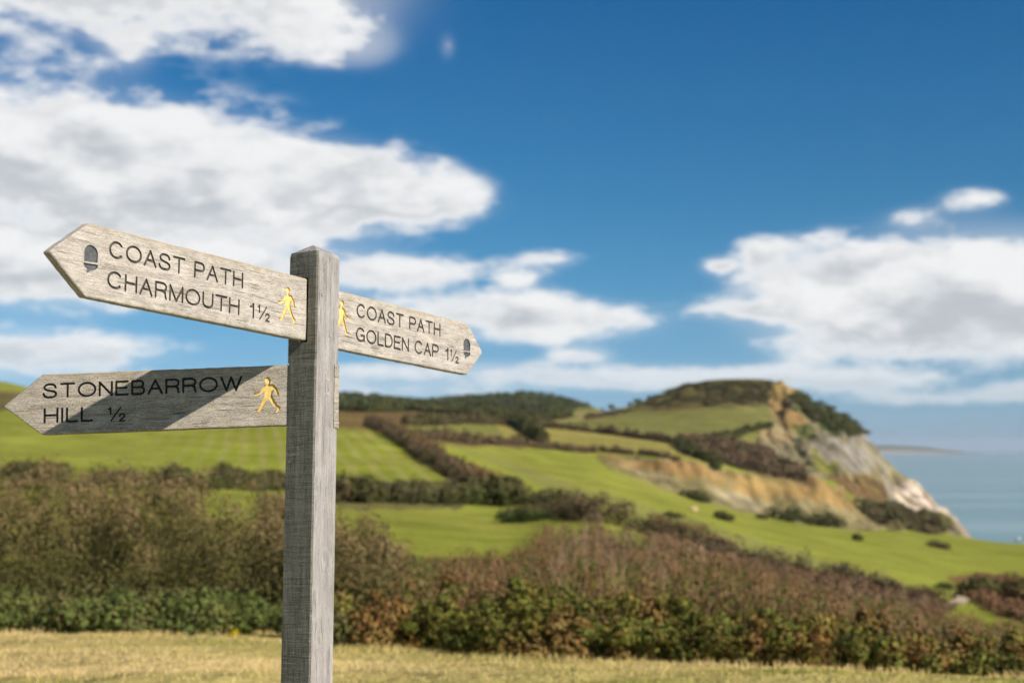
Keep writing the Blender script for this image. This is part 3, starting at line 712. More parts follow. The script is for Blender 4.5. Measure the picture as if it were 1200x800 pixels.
def heads(n, x0, x1, nl, dlo, dhi, lo, hi, tlo, thi, sz):
    px, x, d = scatter_px(x0, x1, dlo, dhi, n)
    z = zg(x, d)
    ct = canopy(px, d, lambda p: np.interp(p, [380, 480, 700, 900, 1100, 1300], [690, 692, 690, 704, 738, 745]), .62)
    h = np.clip(ct - z, .45, 3.2) * rng.uniform(.85, 1.08, n) * (1 + .5 * fbm(x / 1.5, d / 1.5, 83, 2))
    k = 3
    c, r, fr = tufts(x, d, z, h, k, .16, .32, (1.0, 2.2), .15)
    g_ = np.repeat(1 + d / 45, k)
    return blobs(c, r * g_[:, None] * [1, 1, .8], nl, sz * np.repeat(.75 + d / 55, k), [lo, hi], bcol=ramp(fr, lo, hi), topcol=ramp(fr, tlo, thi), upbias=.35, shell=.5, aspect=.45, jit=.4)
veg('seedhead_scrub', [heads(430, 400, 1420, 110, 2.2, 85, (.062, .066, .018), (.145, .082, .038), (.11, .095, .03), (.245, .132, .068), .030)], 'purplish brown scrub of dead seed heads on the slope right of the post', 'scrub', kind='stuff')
veg('pale_stem_scrub', [heads(28, 640, 830, 60, 30, 85, (.08, .065, .03), (.15, .09, .055), (.14, .095, .05), (.27, .165, .11), .034)], 'pale brown dry stems rising behind the bramble bank', 'scrub', kind='stuff')
veg('green_scrub', [heads(190, 400, 1300, 80, 2.5, 60, (.06, .072, .018), (.09, .10, .024), (.10, .115, .026), (.13, .135, .035), .028)], 'green leafy patches scattered among the brown seed heads', 'scrub', kind='stuff')
back = 85.
def stems(n, x0, x1, dlo, dhi, col, ftop, power, lmin, lmax, wd):
    px, x, d = scatter_px(x0, x1, dlo, dhi, n)
    z = zg(x, d)
    ct = np.maximum(canopy(px, d, ftop, power), z + .4) + rng.uniform(-.35, .16, n)
    ln = rng.uniform(lmin, lmax, n)
    top = np.stack([x + rng.normal(0, .10, n), d + rng.normal(0, .10, n), ct], -1)
    bot = np.stack([x, d, np.maximum(ct - ln, z)], -1)
    wv_ = np.stack([np.ones(n), rng.normal(0, .3, n), np.zeros(n)], -1) * (wd * rng.uniform(.6, 1.4, n) * (1 + d / 50))[:, None]
    V = np.stack([bot - wv_, bot + wv_, top + wv_ * .4, top - wv_ * .4], 1).reshape(-1, 3)
    return V, np.arange(4 * n).reshape(n, 4), np.repeat(np.asarray(col) * rng.uniform(.6, 1.4, (n, 1)), 4, 0)
FT = lambda p: np.interp(p, [380, 480, 700, 900, 1100, 1300], [690, 692, 690, 704, 738, 745])
veg('dead_stems', [stems(1100, 420, 1400, 1.5, 60, (.22, .14, .085), FT, .62, .3, .9, .006), stems(120, 640, 780, 15, 80, (.24, .16, .105), FT, .62, .5, 1.2, .008)], 'thin dry stems standing up out of the brown scrub', 'stems', kind='stuff')
# dark undergrowth under the canopy so that no ground shows
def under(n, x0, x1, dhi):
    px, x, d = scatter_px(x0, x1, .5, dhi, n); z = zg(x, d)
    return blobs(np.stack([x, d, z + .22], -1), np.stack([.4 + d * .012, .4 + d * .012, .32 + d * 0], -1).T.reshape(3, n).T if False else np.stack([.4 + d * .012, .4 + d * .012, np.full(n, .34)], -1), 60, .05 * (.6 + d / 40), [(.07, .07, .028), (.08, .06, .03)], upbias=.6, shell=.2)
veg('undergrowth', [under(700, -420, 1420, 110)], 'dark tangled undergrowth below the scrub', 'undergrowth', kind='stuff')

# ------------------------------------------------------------------ grass in front
def blades(n, x0, x1, y0, y1, hmin, hmax, wd, straw, clump=None, edge=False):
    y = np.sqrt(rng.uniform(y0 ** 2, y1 ** 2, n)); px = rng.uniform(x0, x1, n); x = (px - 600) / FOC * y
    if edge:
        y = d0(px) - rng.uniform(-.8, 1.5, n) ; x = (px - 600) / FOC * y
        k = fbm(x / .7, y / .5, 15, 3) > .04; x, y = x[k], y[k]; n = len(x)
    else:
        k = y < d0(600 + x / y * FOC) + .8; x, y = x[k], y[k]; n = len(x)
    z = zg(x, y) - .01
    h = rng.uniform(hmin, hmax, n) * (1 + .8 * fbm(x / .5, y / .5, 19, 2))
    a = rng.uniform(0, 6.283, n); lean = rng.uniform(.1, .7, n) * h; b_ = rng.uniform(0, 6.283, n)
    wv_ = np.stack([np.cos(a), np.sin(a), a * 0], -1) * (wd * rng.uniform(.6, 1.3, n))[:, None]
    p = np.stack([x, y, z], -1); lv = np.stack([np.cos(b_) * lean, np.sin(b_) * lean, h], -1)
    V = np.stack([p - wv_, p + wv_, p + lv * .55 + wv_ * .7 + [0, 0, .01], p + lv], 1).reshape(-1, 3)
    s = np.clip(straw + 1.7 * fbm(x / 2.2, y / .9, 41, 4) + rng.normal(0, .25, n), 0, 1)[:, None]
    c = (np.array([.30, .28, .07]) * (1 - s) + np.array([.62, .46, .215]) * s) * rng.uniform(.88, 1.12, (n, 1))
    return V, np.arange(4 * n).reshape(n, 4), np.repeat(c, 4, 0)
veg('meadow_grass', [blades(80000, -330, 1500, 8.5, 19, .015, .04, .005, .62), blades(9000, -900, 2000, 2.0, 8.5, .03, .09, .003, .5)], 'short straw and green grass in the foreground', 'grass', kind='stuff')
veg('tall_grass', [blades(18000, -330, 1400, 1, 2, .03, .10, .005, .72, edge=True)], 'longer dry grass along the edge of the scrub', 'grass', kind='stuff')
# yellow flowers in the fringe at the left
fl = []
for (px, py) in [(70, 752), (275, 742), (270, 745), (73, 750)]:
    t, z_ = ray(px, py); fl.append((t * 16.4, 16.4, 16.4 * z_))
fo = veg('ragwort_flowers', [blobs(np.array(fl), np.full((len(fl), 3), .06), 60, .014, [(.55, .38, .02)], shell=.1), low_fringe(60, 290, 2, 20, .3, .35, P_GREEN, -1., -.8)], 'yellow ragwort flowers in the grass before the thicket', 'flowers', kind='stuff')

# ------------------------------------------------------------------ footpath, boulder, boat
pm, g, b = material('bare_earth')
g.put(b.inputs['Base Color'], g.mix(g.noise(g.coord('Object'), .8, 4), (.30, .22, .14), (.38, .30, .20)))
pth = [ground(x, y, 200) for x, y in [(1085, 716), (1100, 712), (1112, 709), (1122, 706), (1129, 702), (1127, 698), (1120, 695)]]
pv, pf = [], []
for i, p in enumerate(pth):
    a = pth[min(i + 1, len(pth) - 1)] - pth[max(i - 1, 0)]; n2_ = np.array([-a[1], a[0]]); n2_ = n2_ / (np.linalg.norm(n2_) + 1e-6)
    for s in np.linspace(-1, 1, 5):
        xy = p[:2] + n2_ * s * (1.0 + .2 * math.sin(i * 2.1)); pv.append((xy[0], xy[1], float(zg(xy[0], xy[1])) + .12))
for i in range(len(pth) - 1):
    for k in range(4): pf.append((i * 5 + k, i * 5 + k + 1, i * 5 + k + 6, i * 5 + k + 5))
tag(mesh_obj('footpath', pv, pf, pm), kind='structure')

# ------------------------------------------------------------------ weathered oak
def wood(name, lo, hi, axis='X', saw=False, stain=0., edge=False, knots=(), rough=1.):
    m, g, b = material(name)
    co = g.coord('Object')
    x, y, z = g.xyz(co)
    kd = None
    for (kx, kz, kr) in knots:                      # grain flows round each knot
        ddx = g.m('SUBTRACT', x, kx); ddz = g.m('MULTIPLY', g.m('SUBTRACT', z, kz), .55)
        r2 = g.m('ADD', g.m('MULTIPLY', ddx, ddx), g.m('MULTIPLY', ddz, ddz))
        e = g.m('POWER', 2.718, g.m('MULTIPLY', r2, -1 / (kr * kr)))
        x = g.m('SUBTRACT', x, g.m('MULTIPLY', ddx, g.m('MULTIPLY', e, .75)))
        kd = e if kd is None else g.m('MAXIMUM', kd, e)
    if axis == 'X': v1 = g.comb(g.m('MULTIPLY', x, .06), y, z)
    else: v1 = g.comb(x, y, g.m('MULTIPLY', z, .06))
    nW = g.n.new('ShaderNodeTexNoise'); g.put(nW.inputs['Vector'], v1); nW.inputs['Scale'].default_value = 14
    v2 = g.v('ADD', v1, g.v('SCALE', g.v('SUBTRACT', nW.outputs[1], (.5, .5, .5)), .014))
    fib = g.noise(v2, 520, 3, .6)
    fin = g.noise(g.v('MULTIPLY', v2, (1.6, 1, 1.6 if axis == 'Z' else 1)), 1100, 2, .6)
    band = g.noise(v2, 75, 4, .6)
    blot = g.noise(co, 16, 4, .6)
    pit = g.noise(co, 260, 3, .6)
    crack = g.smooth(g.noise(v2, 230, 3, .5), .31, .37)
    k = g.m('ADD', g.m('MULTIPLY', g.m('SUBTRACT', fib, .5), 1.2), g.m('MULTIPLY', g.m('SUBTRACT', band, .5), 1.5 if axis == 'Z' else .9))
    k = g.m('ADD', k, g.m('MULTIPLY', g.m('SUBTRACT', fin, .5), 1.2))
    k = g.m('ADD', k, g.m('ADD', g.m('MULTIPLY', g.m('SUBTRACT', blot, .5), .7), g.m('MULTIPLY', g.m('SUBTRACT', pit, .5), .9 * rough)))
    col = g.mix(g.lin(k, -.46, .46), lo, hi)
    col = g.mix(g.m('MULTIPLY', g.m('SUBTRACT', 1., crack), .6), col, tuple(c * .4 for c in lo))
    hgt = g.m('ADD', g.m('ADD', g.m('MULTIPLY', fib, .5), g.m('MULTIPLY', fin, .25)), g.m('ADD', g.m('MULTIPLY', band, .35), g.m('MULTIPLY', crack, .5)))
    hgt = g.m('ADD', hgt, g.m('MULTIPLY', pit, .4 * rough))
    if kd is not None:
        col = g.mix(g.smooth(kd, .75, .98, 0, .3), col, tuple(c * .45 for c in lo))
    # long drying splits along the grain
    sp = g.comb(g.m('MULTIPLY', x, .012), y, z) if axis == 'X' else g.comb(x, y, g.m('MULTIPLY', z, .012))
    sn = g.noise(sp, 34, 3, .6)
    spl = g.m('MULTIPLY', g.smooth(g.m('ABSOLUTE', g.m('SUBTRACT', sn, .5)), .006, .0), g.smooth(g.noise(co, 9, 2, .5), .50, .60))
    col = g.mix(g.m('MULTIPLY', spl, .7), col, tuple(c * .25 for c in lo))
    hgt = g.m('SUBTRACT', hgt, g.m('MULTIPLY', spl, 1.2))
    # pale lichen crusts
    lic = g.m('MULTIPLY', g.smooth(g.noise(co, 75, 4, .7), .60, .68), g.smooth(g.noise(co, 7, 2, .5), .48, .62))
    col = g.mix(g.m('MULTIPLY', lic, .45), col, (.52, .52, .43))
    if saw:
        vs = g.comb(g.m('MULTIPLY', x, .03), g.m('MULTIPLY', y, .03), z)
        s1 = g.noise(vs, 430, 3, .65); s2 = g.noise(vs, 75, 3, .6)
        ln = g.smooth(s1, .56, .68); dk = g.smooth(s1, .46, .34)
        col = g.mix(g.m('MULTIPLY', ln, .5), col, tuple(min(1, c * 1.35) for c in hi))
        col = g.mix(g.m('MULTIPLY', dk, .55), col, tuple(c * .45 for c in lo))
        hgt = g.m('ADD', g.m('MULTIPLY', hgt, .35), g.m('ADD', s1, g.m('MULTIPLY', s2, .8)))
    if edge:                                        # yellow lichen along the top arris, moss below
        ny_ = g.m('ADD', y, g.m('MULTIPLY', g.m('SUBTRACT', g.noise(co, 45, 4, .65), .5), .05))
        col = g.mix(g.smooth(ny_, -.014, .004, 0, .55), col, (.33, .245, .125))
        col = g.mix(g.smooth(ny_, -.158, -.178, 0, .45), col, (.11, .10, .05))
    if stain:
        st = g.smooth(g.noise(co, 22, 5, .6), .52, .66)
        col = g.mix(g.m('MULTIPLY', st, stain), col, (.27, .24, .11))
    g.l.new(col, b.inputs['Base Color'])
    g.put(b.inputs['Normal'], g.bump(hgt, .7, .0014))
    b.inputs['Roughness'].default_value = .9; b.inputs['Specular IOR Level'].default_value = .2
    return m
W_BOARD = wood('weathered_oak_board', (.16, .138, .117), (.52, .47, .415), 'X', stain=.10, edge=True)
W_BOARD2 = wood('weathered_oak_board_lichen', (.12, .104, .084), (.47, .42, .355), 'X', stain=.25, rough=1.6, edge=True)
KZ = 1.6
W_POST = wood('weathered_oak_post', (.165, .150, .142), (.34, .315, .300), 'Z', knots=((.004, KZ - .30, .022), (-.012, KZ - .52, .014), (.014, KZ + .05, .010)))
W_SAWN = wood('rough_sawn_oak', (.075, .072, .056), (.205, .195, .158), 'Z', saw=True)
def paintm(name, c, c2, ro=.6):
    m, g, b = material(name)
    n = g.noise(g.coord('Object'), 90, 4, .65)
    g.put(b.inputs['Base Color'], g.mix(g.smooth(n, .35, .7), c, c2)); b.inputs['Roughness'].default_value = ro
    g.put(b.inputs['Normal'], g.bump(n, .4, .001))
    return m
M_LET = paintm('routed_worn_paint', (.055, .045, .038), (.10, .085, .07))
M_BLK = paintm('routed_black_paint', (.012, .012, .013), (.03, .028, .027))
M_YEL = paintm('yellow_paint', (.66, .49, .17), (.50, .35, .10))
M_ACO = paintm('slate_grey_paint', (.06, .062, .068), (.105, .107, .112))

# ------------------------------------------------------------------ routed finger boards
CAP, STW = 42.0, 6.1                                  # capital height and stroke width, mm
def arc(cx, cy, rx, ry, a0, a1, n=22):
    a = np.radians(np.linspace(a0, a1, n)); return np.stack([cx + rx * np.cos(a), cy + ry * np.sin(a)], -1)
def cat(pts, n=5):
    p = np.array(pts, float); p = np.vstack([2 * p[0] - p[1], p, 2 * p[-1] - p[-2]]); o = []
    for i in range(1, len(p) - 2):
        for t in np.linspace(0, 1, n, endpoint=False):
            o.append(.5 * (2*p[i] + (p[i+1]-p[i-1])*t + (2*p[i-1]-5*p[i]+4*p[i+1]-p[i+2])*t*t + (3*p[i]-p[i-1]-3*p[i+1]+p[i+2])*t**3))
    o.append(p[-2]); return np.array(o)
L = lambda *p: np.array(p, float)
def glyph(ch):
    """strokes on a unit-high centreline box, and its width"""
    if ch == 'A': w = .9; s = [L((0, 0), (w/2, 1), (w, 0)), L((.16, .36), (w-.16, .36))]
    elif ch == 'B': w = .80; s = [L((0, 0), (0, 1)), np.vstack([L((0, 1)), arc(w-.30, .76, .24, .24, 90, -90), L((0, .52))]), np.vstack([L((0, .52)), arc(w-.26, .26, .26, .26, 90, -90), L((0, 0))])]
    elif ch == 'C': w = 1.0; s = [arc(.51, .5, .50, .5, 42, 318, 34)]
    elif ch == 'D': w = .88; s = [np.vstack([L((0, 0), (0, 1)), arc(w-.46, .5, .46, .5, 90, -90), L((0, 0))])]
    elif ch == 'E': w = .78; s = [L((w, 1), (0, 1), (0, 0), (w, 0)), L((0, .52), (w-.08, .52))]
    elif ch == 'G': w = 1.0; s = [np.vstack([arc(.5, .5, .5, .5, 42, 330, 34), L((.96, .46), (.56, .46))]), L((.96, .46), (.96, .02))]
    elif ch == 'H': w = .82; s = [L((0, 0), (0, 1)), L((w, 0), (w, 1)), L((0, .52), (w, .52))]
    elif ch == 'I': w = .02; s = [L((.01, 0), (.01, 1))]
    elif ch == 'L': w = .66; s = [L((0, 1), (0, 0), (w, 0))]
    elif ch == 'M': w = 1.02; s = [L((0, 0), (0, 1), (w/2, 0), (w, 1), (w, 0))]
    elif ch == 'N': w = .82; s = [L((0, 0), (0, 1), (w, 0), (w, 1))]
    elif ch == 'O': w = 1.12; s = [arc(w/2, .5, w/2, .5, 0, 360, 44)]
    elif ch == 'P': w = .80; s = [np.vstack([L((0, 0), (0, 1)), arc(w-.27, .73, .27, .27, 90, -90), L((0, .46))])]
    elif ch == 'R': w = .84; s = [np.vstack([L((0, 0), (0, 1)), arc(w-.28, .74, .26, .26, 90, -90), L((0, .48))]), L((w-.30, .48), (w-.08, .36), (w-.05, .12), (w, 0))]
    elif ch == 'S': w = .88; s = [cat([(.93*w, .74), (.85*w, .9), (.66*w, .985), (.45*w, 1), (.23*w, .96), (.08*w, .83), (.09*w, .68), (.23*w, .575), (.5*w, .51), (.79*w, .44), (.96*w, .31), (.92*w, .13), (.74*w, .025), (.48*w, 0), (.22*w, .03), (.06*w, .14), (0, .29)])]
    elif ch == 'T': w = .90; s = [L((0, 1), (w, 1)), L((w/2, 1), (w/2, 0))]
    elif ch == 'U': w = .82; s = [np.vstack([L((0, 1)), arc(w/2, .40, w/2, .40, 180, 360), L((w, 1))])]
    elif ch == 'W': w = 1.34; s = [L((0, 1), (w*.26, 0), (w/2, 1), (w*.74, 0), (w, 1))]
    elif ch == '1': w = .34; s = [L((0, .76), (.18, .80), (.32, 1), (.32, 0))]
    elif ch == '2': w = .74; s = [np.vstack([cat([(0, .70), (.05, .88), (.22, .99), (.42, 1), (.64, .92), (.72, .74), (.66, .56), (.45, .38), (.18, .20), (.0, 0)]), L((.74, 0))])]
    return w, s
def lay_row(text, x0, x1, ytop, cap=CAP, gap=.30, space=.62, st=STW):
    """strokes in mm fitted between x0 and x1 (outer edges)"""
    c = cap - st; cur = 0; out_ = []
    for ch in text:
        if ch == ' ': cur += space; continue
        w_, s_ = glyph(ch); out_.append([(a + [cur, 0]) for a in s_]); cur += w_ + gap
    tot = cur - gap
    sx = (x1 - x0 - st) / tot
    return [('letter', [(np.stack([x0 + st/2 + a[:, 0] * sx, ytop - st/2 - c + a[:, 1] * c], -1), st/2, st/2) for a in gl], 3.9, M_LET) for gl in out_]
def frac(x0, ytop):
    """small raised 1, slash, lowered 2 in the box right of x0 (mm)"""
    o = []
    for ch, xx, yt, cp in (('1', x0, ytop, 23), ('2', x0 + 31, ytop - 19, 23)):
        w_, s_ = glyph(ch); c = cp - 4.6
        o.append(('numeral', [(np.stack([xx + 2.3 + a[:, 0] * c, yt - 2.3 - c + a[:, 1] * c], -1), 2.4, 2.4) for a in s_], 3.9, M_LET))
    o.append(('fraction_bar', [(L((x0 + 10, ytop - 38), (x0 + 36, ytop - 3)), 2.1, 2.1)], 3.9, M_LET))
    return o
def one(x0, ytop):
    c = CAP - STW; w_, s_ = glyph('1')
    return [('numeral', [(np.stack([x0 + STW/2 + a[:, 0] * c, ytop - STW/2 - c + a[:, 1] * c], -1), STW/2, STW/2) for a in s_], 3.9, M_LET)]
def walker(x0, ytop, flip=False):
    k = .32
    P = lambda x, y: ((1085 - x if flip else x - 850) * k, -(y - 120) * k)
    S = []
    def seg(pts, r0, r1): S.append((np.array([P(*p) for p in pts]) + [x0, ytop], r0 * k, r1 * k))
    seg([(974, 146), (977, 150)], 25, 25); seg([(978, 160), (982, 200)], 13, 15)
    seg([(958, 208), (1018, 204)], 19, 19)
    seg([(972, 215), (972, 290)], 27, 20); seg([(1000, 212), (990, 285)], 24, 20)
    seg([(950, 208), (925, 246), (905, 258), (868, 270)], 14, 10); seg([(885, 266), (858, 258)], 8, 6)
    seg([(1022, 204), (1046, 232), (1056, 262), (1064, 282)], 15, 11)
    seg([(968, 285), (936, 345), (916, 385), (905, 406)], 21, 12); seg([(905, 408), (872, 402)], 11, 8)
    seg([(992, 285), (1024, 345), (1052, 378), (1072, 388)], 21, 12); seg([(1072, 390), (1054, 424)], 11, 8)
    return S
def sdf(S, gx, gy):
    out_ = np.full(gx.shape, 1e3)
    for (p, r0, r1) in S:
        seg = np.linalg.norm(np.diff(p, axis=0), axis=1); cum = np.concatenate([[0], np.cumsum(seg)]); T = cum[-1] + 1e-9
        for i in range(len(p) - 1):
            a, b_ = p[i], p[i + 1]; d_ = b_ - a; ll = d_ @ d_ + 1e-12
            t = np.clip(((gx - a[0]) * d_[0] + (gy - a[1]) * d_[1]) / ll, 0, 1)
            rr = r0 + (r1 - r0) * (cum[i] + t * seg[i]) / T
            out_ = np.minimum(out_, np.hypot(gx - a[0] - t * d_[0], gy - a[1] - t * d_[1]) - rr)
    return out_
class Acorn:
    def __init__(s, cx, yt): s.c = (cx, yt); s.box = (cx - 34, yt - 78, cx + 34, yt + 12)
    def __call__(s, gx, gy): return acorn_sdf(*s.c, gx, gy)
def acorn_sdf(cx, ytop, gx, gy):
    """nut above, rib of bare wood, then the cup with its stalk"""
    x, y = gx - cx, gy - ytop
    nut = np.where(y > -20, np.hypot(x / 20.5, (y + 20) / 20.) - 1, np.abs(x) / (20.5 - .04 * (-20 - y)) - 1) * 19
    nut = np.maximum(nut, -(y + 39 - .05 * x))
    cup = np.maximum((np.hypot(x / 21.5, (y + 43) / 15.) - 1) * 14, y + 43 - .05 * x)
    stalk = sdf([(np.array([(-3., -55.), (-9., -63.)]), 5., 2.6)], x, y)
    return np.minimum(nut, np.minimum(cup, stalk))
def poly_sdf(poly, gx, gy):
    """positive inside"""
    p = np.asarray(poly, float); d_ = np.full(gx.shape, 1e9)
    for i in range(len(p)):
        a, b_ = p[i], p[(i + 1) % len(p)]; e = b_ - a
        t = np.clip(((gx - a[0]) * e[0] + (gy - a[1]) * e[1]) / (e @ e), 0, 1)
        d_ = np.minimum(d_, np.hypot(gx - a[0] - t * e[0], gy - a[1] - t * e[1]))
    return np.where(in_poly(gx, gy, p), d_, -d_)
def clip_region(phi, gx, gy):
    """polygons of the region phi>0 on a grid: verts, faces, directed boundary edges"""
    ny, nx = phi.shape
    phi = np.where(np.abs(phi) < 1e-4, 1e-4, phi)
    V, Fc, E = [], [], []; vid = {}
    ins = phi > 0
    cnt = ins[:-1, :-1].astype(int) + ins[:-1, 1:] + ins[1:, 1:] + ins[1:, :-1]
    def node(j, i):
        k_ = (j, i)
        if k_ not in vid: vid[k_] = len(V); V.append((gx[j, i], gy[j, i]))
        return vid[k_]
    def cross(j0, i0, j1, i1):
        k_ = (j0, i0, j1, i1) if (j0, i0) < (j1, i1) else (j1, i1, j0, i0)
        if k_ not in vid:
            a, b_ = phi[j0, i0], phi[j1, i1]; t = a / (a - b_)
            vid[k_] = len(V); V.append((gx[j0, i0] + t * (gx[j1, i1] - gx[j0, i0]), gy[j0, i0] + t * (gy[j1, i1] - gy[j0, i0])))
        return vid[k_]
    for j, i in zip(*np.nonzero(cnt == 4)):
        Fc.append((node(j, i), node(j, i + 1), node(j + 1, i + 1), node(j + 1, i)))
    for j, i in zip(*np.nonzero((cnt > 0) & (cnt < 4))):
        cs = [(j, i), (j, i + 1), (j + 1, i + 1), (j + 1, i)]; poly = []; cr = []
        for k_ in range(4):
            a, b_ = cs[k_], cs[(k_ + 1) % 4]
            if ins[a]: poly.append(node(*a))
            if ins[a] != ins[b_]:
                c = cross(*a, *b_); poly.append(c); cr.append((len(poly) - 1, ins[a]))
        Fc.append(tuple(poly))
        for n_i, (pos_, leaving) in enumerate(cr):
            if leaving: E.append((poly[pos_], poly[(pos_ + 1) % len(poly)]))
    return np.array(V), Fc, E

def board(name, outline, mw_local, root, feats, label, mat, thick=24., chamf=2.2, seed=0, step=1.9):
    """finger board in mm; front face z=0; feats: list of (part name, strokes or function, depth, material)"""
    o = np.asarray(outline, float)
    x0, y0 = o.min(0) - 5; x1, y1 = o.max(0) + 5
    gx, gy = np.meshgrid(np.arange(x0, x1, step), np.arange(y0, y1, step))
    so = poly_sdf(o, gx, gy) - chamf
    so = so + 2.2 * fbm(gx / 26, gy / 26, 100 + seed, 3) + .8 * fbm(gx / 5, gy / 5, 140 + seed, 2)
    fields = []
    for (nm, S, dep, mt) in feats:
        if callable(S): lo_, hi_ = np.array(S.box[:2]), np.array(S.box[2:])
        else:
            ap_ = np.concatenate([p_[0] for p_ in S]); lo_, hi_ = ap_.min(0) - 12, ap_.max(0) + 12
        i0, i1 = max(0, int((lo_[0] - x0) / step)), int((hi_[0] - x0) / step) + 2
        j0, j1 = max(0, int((lo_[1] - y0) / step)), int((hi_[1] - y0) / step) + 2
        sl = (slice(j0, j1), slice(i0, i1)); ax, ay = gx[sl], gy[sl]
        fields.append((nm, (S(ax, ay) if callable(S) else sdf(S, ax, ay)) + .35 * fbm(ax / 4, ay / 4, 7 + seed, 2), dep, mt, sl))
    phi = so.copy()
    for f_ in fields: phi[f_[4]] = np.minimum(phi[f_[4]], f_[1])
    V, Fc, E = clip_region(phi, gx, gy)
    gyy, gxx = np.gradient(so, step)
    ii = np.clip(((V[:, 0] - x0) / step).round().astype(int), 0, gx.shape[1] - 1); jj = np.clip(((V[:, 1] - y0) / step).round().astype(int), 0, gx.shape[0] - 1)
    at_edge = so[jj, ii] < step * 1.2
    nv = -np.stack([gxx[jj, ii], gyy[jj, ii]], -1); nv /= np.linalg.norm(nv, axis=1)[:, None] + 1e-9
    vs = [(x, y, 0.) for x, y in V]; fs = list(Fc); mp = {}
    def ring(v, k_):
        if (v, k_) not in mp:
            off, zz = ((chamf, -chamf), (chamf, -thick + chamf), (0., -thick))[k_]
            mp[(v, k_)] = len(vs); vs.append((V[v, 0] + nv[v, 0] * off, V[v, 1] + nv[v, 1] * off, zz))
        return mp[(v, k_)]
    for a, b_ in E:
        if at_edge[a] and at_edge[b_]:
            fs.append((b_, a, ring(a, 0), ring(b_, 0))); fs.append((ring(b_, 0), ring(a, 0), ring(a, 1), ring(b_, 1)))
            fs.append((ring(b_, 1), ring(a, 1), ring(a, 2), ring(b_, 2)))
    Vb, Fb, _ = clip_region(so[::3, ::3], gx[::3, ::3], gy[::3, ::3])
    nb = len(vs); vs += [(x, y, -thick) for x, y in Vb]; fs += [tuple(nb + v for v in reversed(f_)) for f_ in Fb]
    bo = mesh_obj(name, np.array(vs) * .001, fs, mat, root)
    bo.matrix_local = mw_local
    bo['label'] = label
    for nm, ph, dep, mt, sl in fields:
        Vf, Ff, Ef = clip_region(np.minimum(-ph, so[sl]), gx[sl], gy[sl])
        nF = len(Vf); v3 = [(x, y, -dep) for x, y in Vf] + [(x, y, 0.) for x, y in Vf]
        f3 = list(Ff) + [(b_, a, a + nF, b_ + nF) for a, b_ in Ef]
        used = sorted({v for f_ in f3 for v in f_}); rm = {v: i for i, v in enumerate(used)}
        ch = mesh_obj(nm, np.array([v3[v] for v in used]) * .001, [tuple(rm[v] for v in f_) for f_ in f3], mt, bo)
    return bo

# post frame: x along the lit face, y along the shaded face, z up; fitted lean
RM = Matrix(((.51378256, -.85791862, -.00176918), (.85556134, .51221585, .07516458), (-.06357889, -.04013189, .99716957)))
PX0, PY0 = -.54629, 3.8815
zbase = float(zg(PX0 - 0, PY0 - .12))
root_pos = Vector((PX0, PY0, 0)) + RM @ Vector((0, 0, zbase))
root = empty('signpost', Matrix.Translation(root_pos) @ RM.to_4x4())
tag(root, 'grey weathered wooden fingerpost with three arrow boards', 'signpost')
LZ = -zbase                                               # local z of the camera level
def place(o, e, u):
    e, u = Vector(e).normalized(), Vector(u).normalized(); n = e.cross(u)
    m = Matrix((e, u, n)).transposed().to_4x4(); m.translation = Vector(o) + Vector((0, 0, LZ)); return m
# upper left board
ul = [(-50, 0), (-826, 0), (-936, -86), (-826, -171), (-50, -171)]
board('finger_board', ul, place((0, -.0157, .4584), (1, -.0045, 0), (0, 0, 1)), root,
      lay_row('COAST PATH', -764, -307, -27) + lay_row('CHARMOUTH', -766, -318, -98) + one(-280, -99) + frac(-250, -100) +
      [('walker_emblem', walker(-170, -35), 4.0, M_YEL),
       ('acorn_emblem', Acorn(-816, -50), 4.0, M_ACO)],
      'upper left arrow board reading COAST PATH CHARMOUTH', W_BOARD, seed=1)
gc = [(50, 0), (773, 0), (863, -83), (770, -166), (50, -166)]
board('finger_board', gc, place((0, -.009, .4501), (1, 0, 0), (0, 0, 1)), root,
      lay_row('COAST PATH', 181, 614, -22) + lay_row('GOLDEN CAP', 180, 605, -91) + one(642, -92) + frac(669, -95) +
      [('walker_emblem', walker(80, -25, True), 4.0, M_YEL),
       ('acorn_emblem', Acorn(767, -50), 4.0, M_ACO)],
      'upper right arrow board reading COAST PATH GOLDEN CAP', W_BOARD, seed=2)
sb = [(-61, 0), (-743, 0), (-851, -84), (-743, -166), (-61, -166)]
board('finger_board', sb, place((-.0172, -.0095, .2289), (.4824, -.8753, .0335), (-.0162, .0294, .9994)), root,
      [(n_, s_, 4.2, M_BLK) for n_, s_, d_, m_ in lay_row('STONEBARROW', -743, -191, -25) + lay_row('HILL', -739, -602, -93) + frac(-562, -96)] +
      [('walker_emblem', walker(-161, -31), 4.4, M_YEL)],
      'lower left arrow board reading STONEBARROW HILL, partly in shadow', W_BOARD2, seed=3)

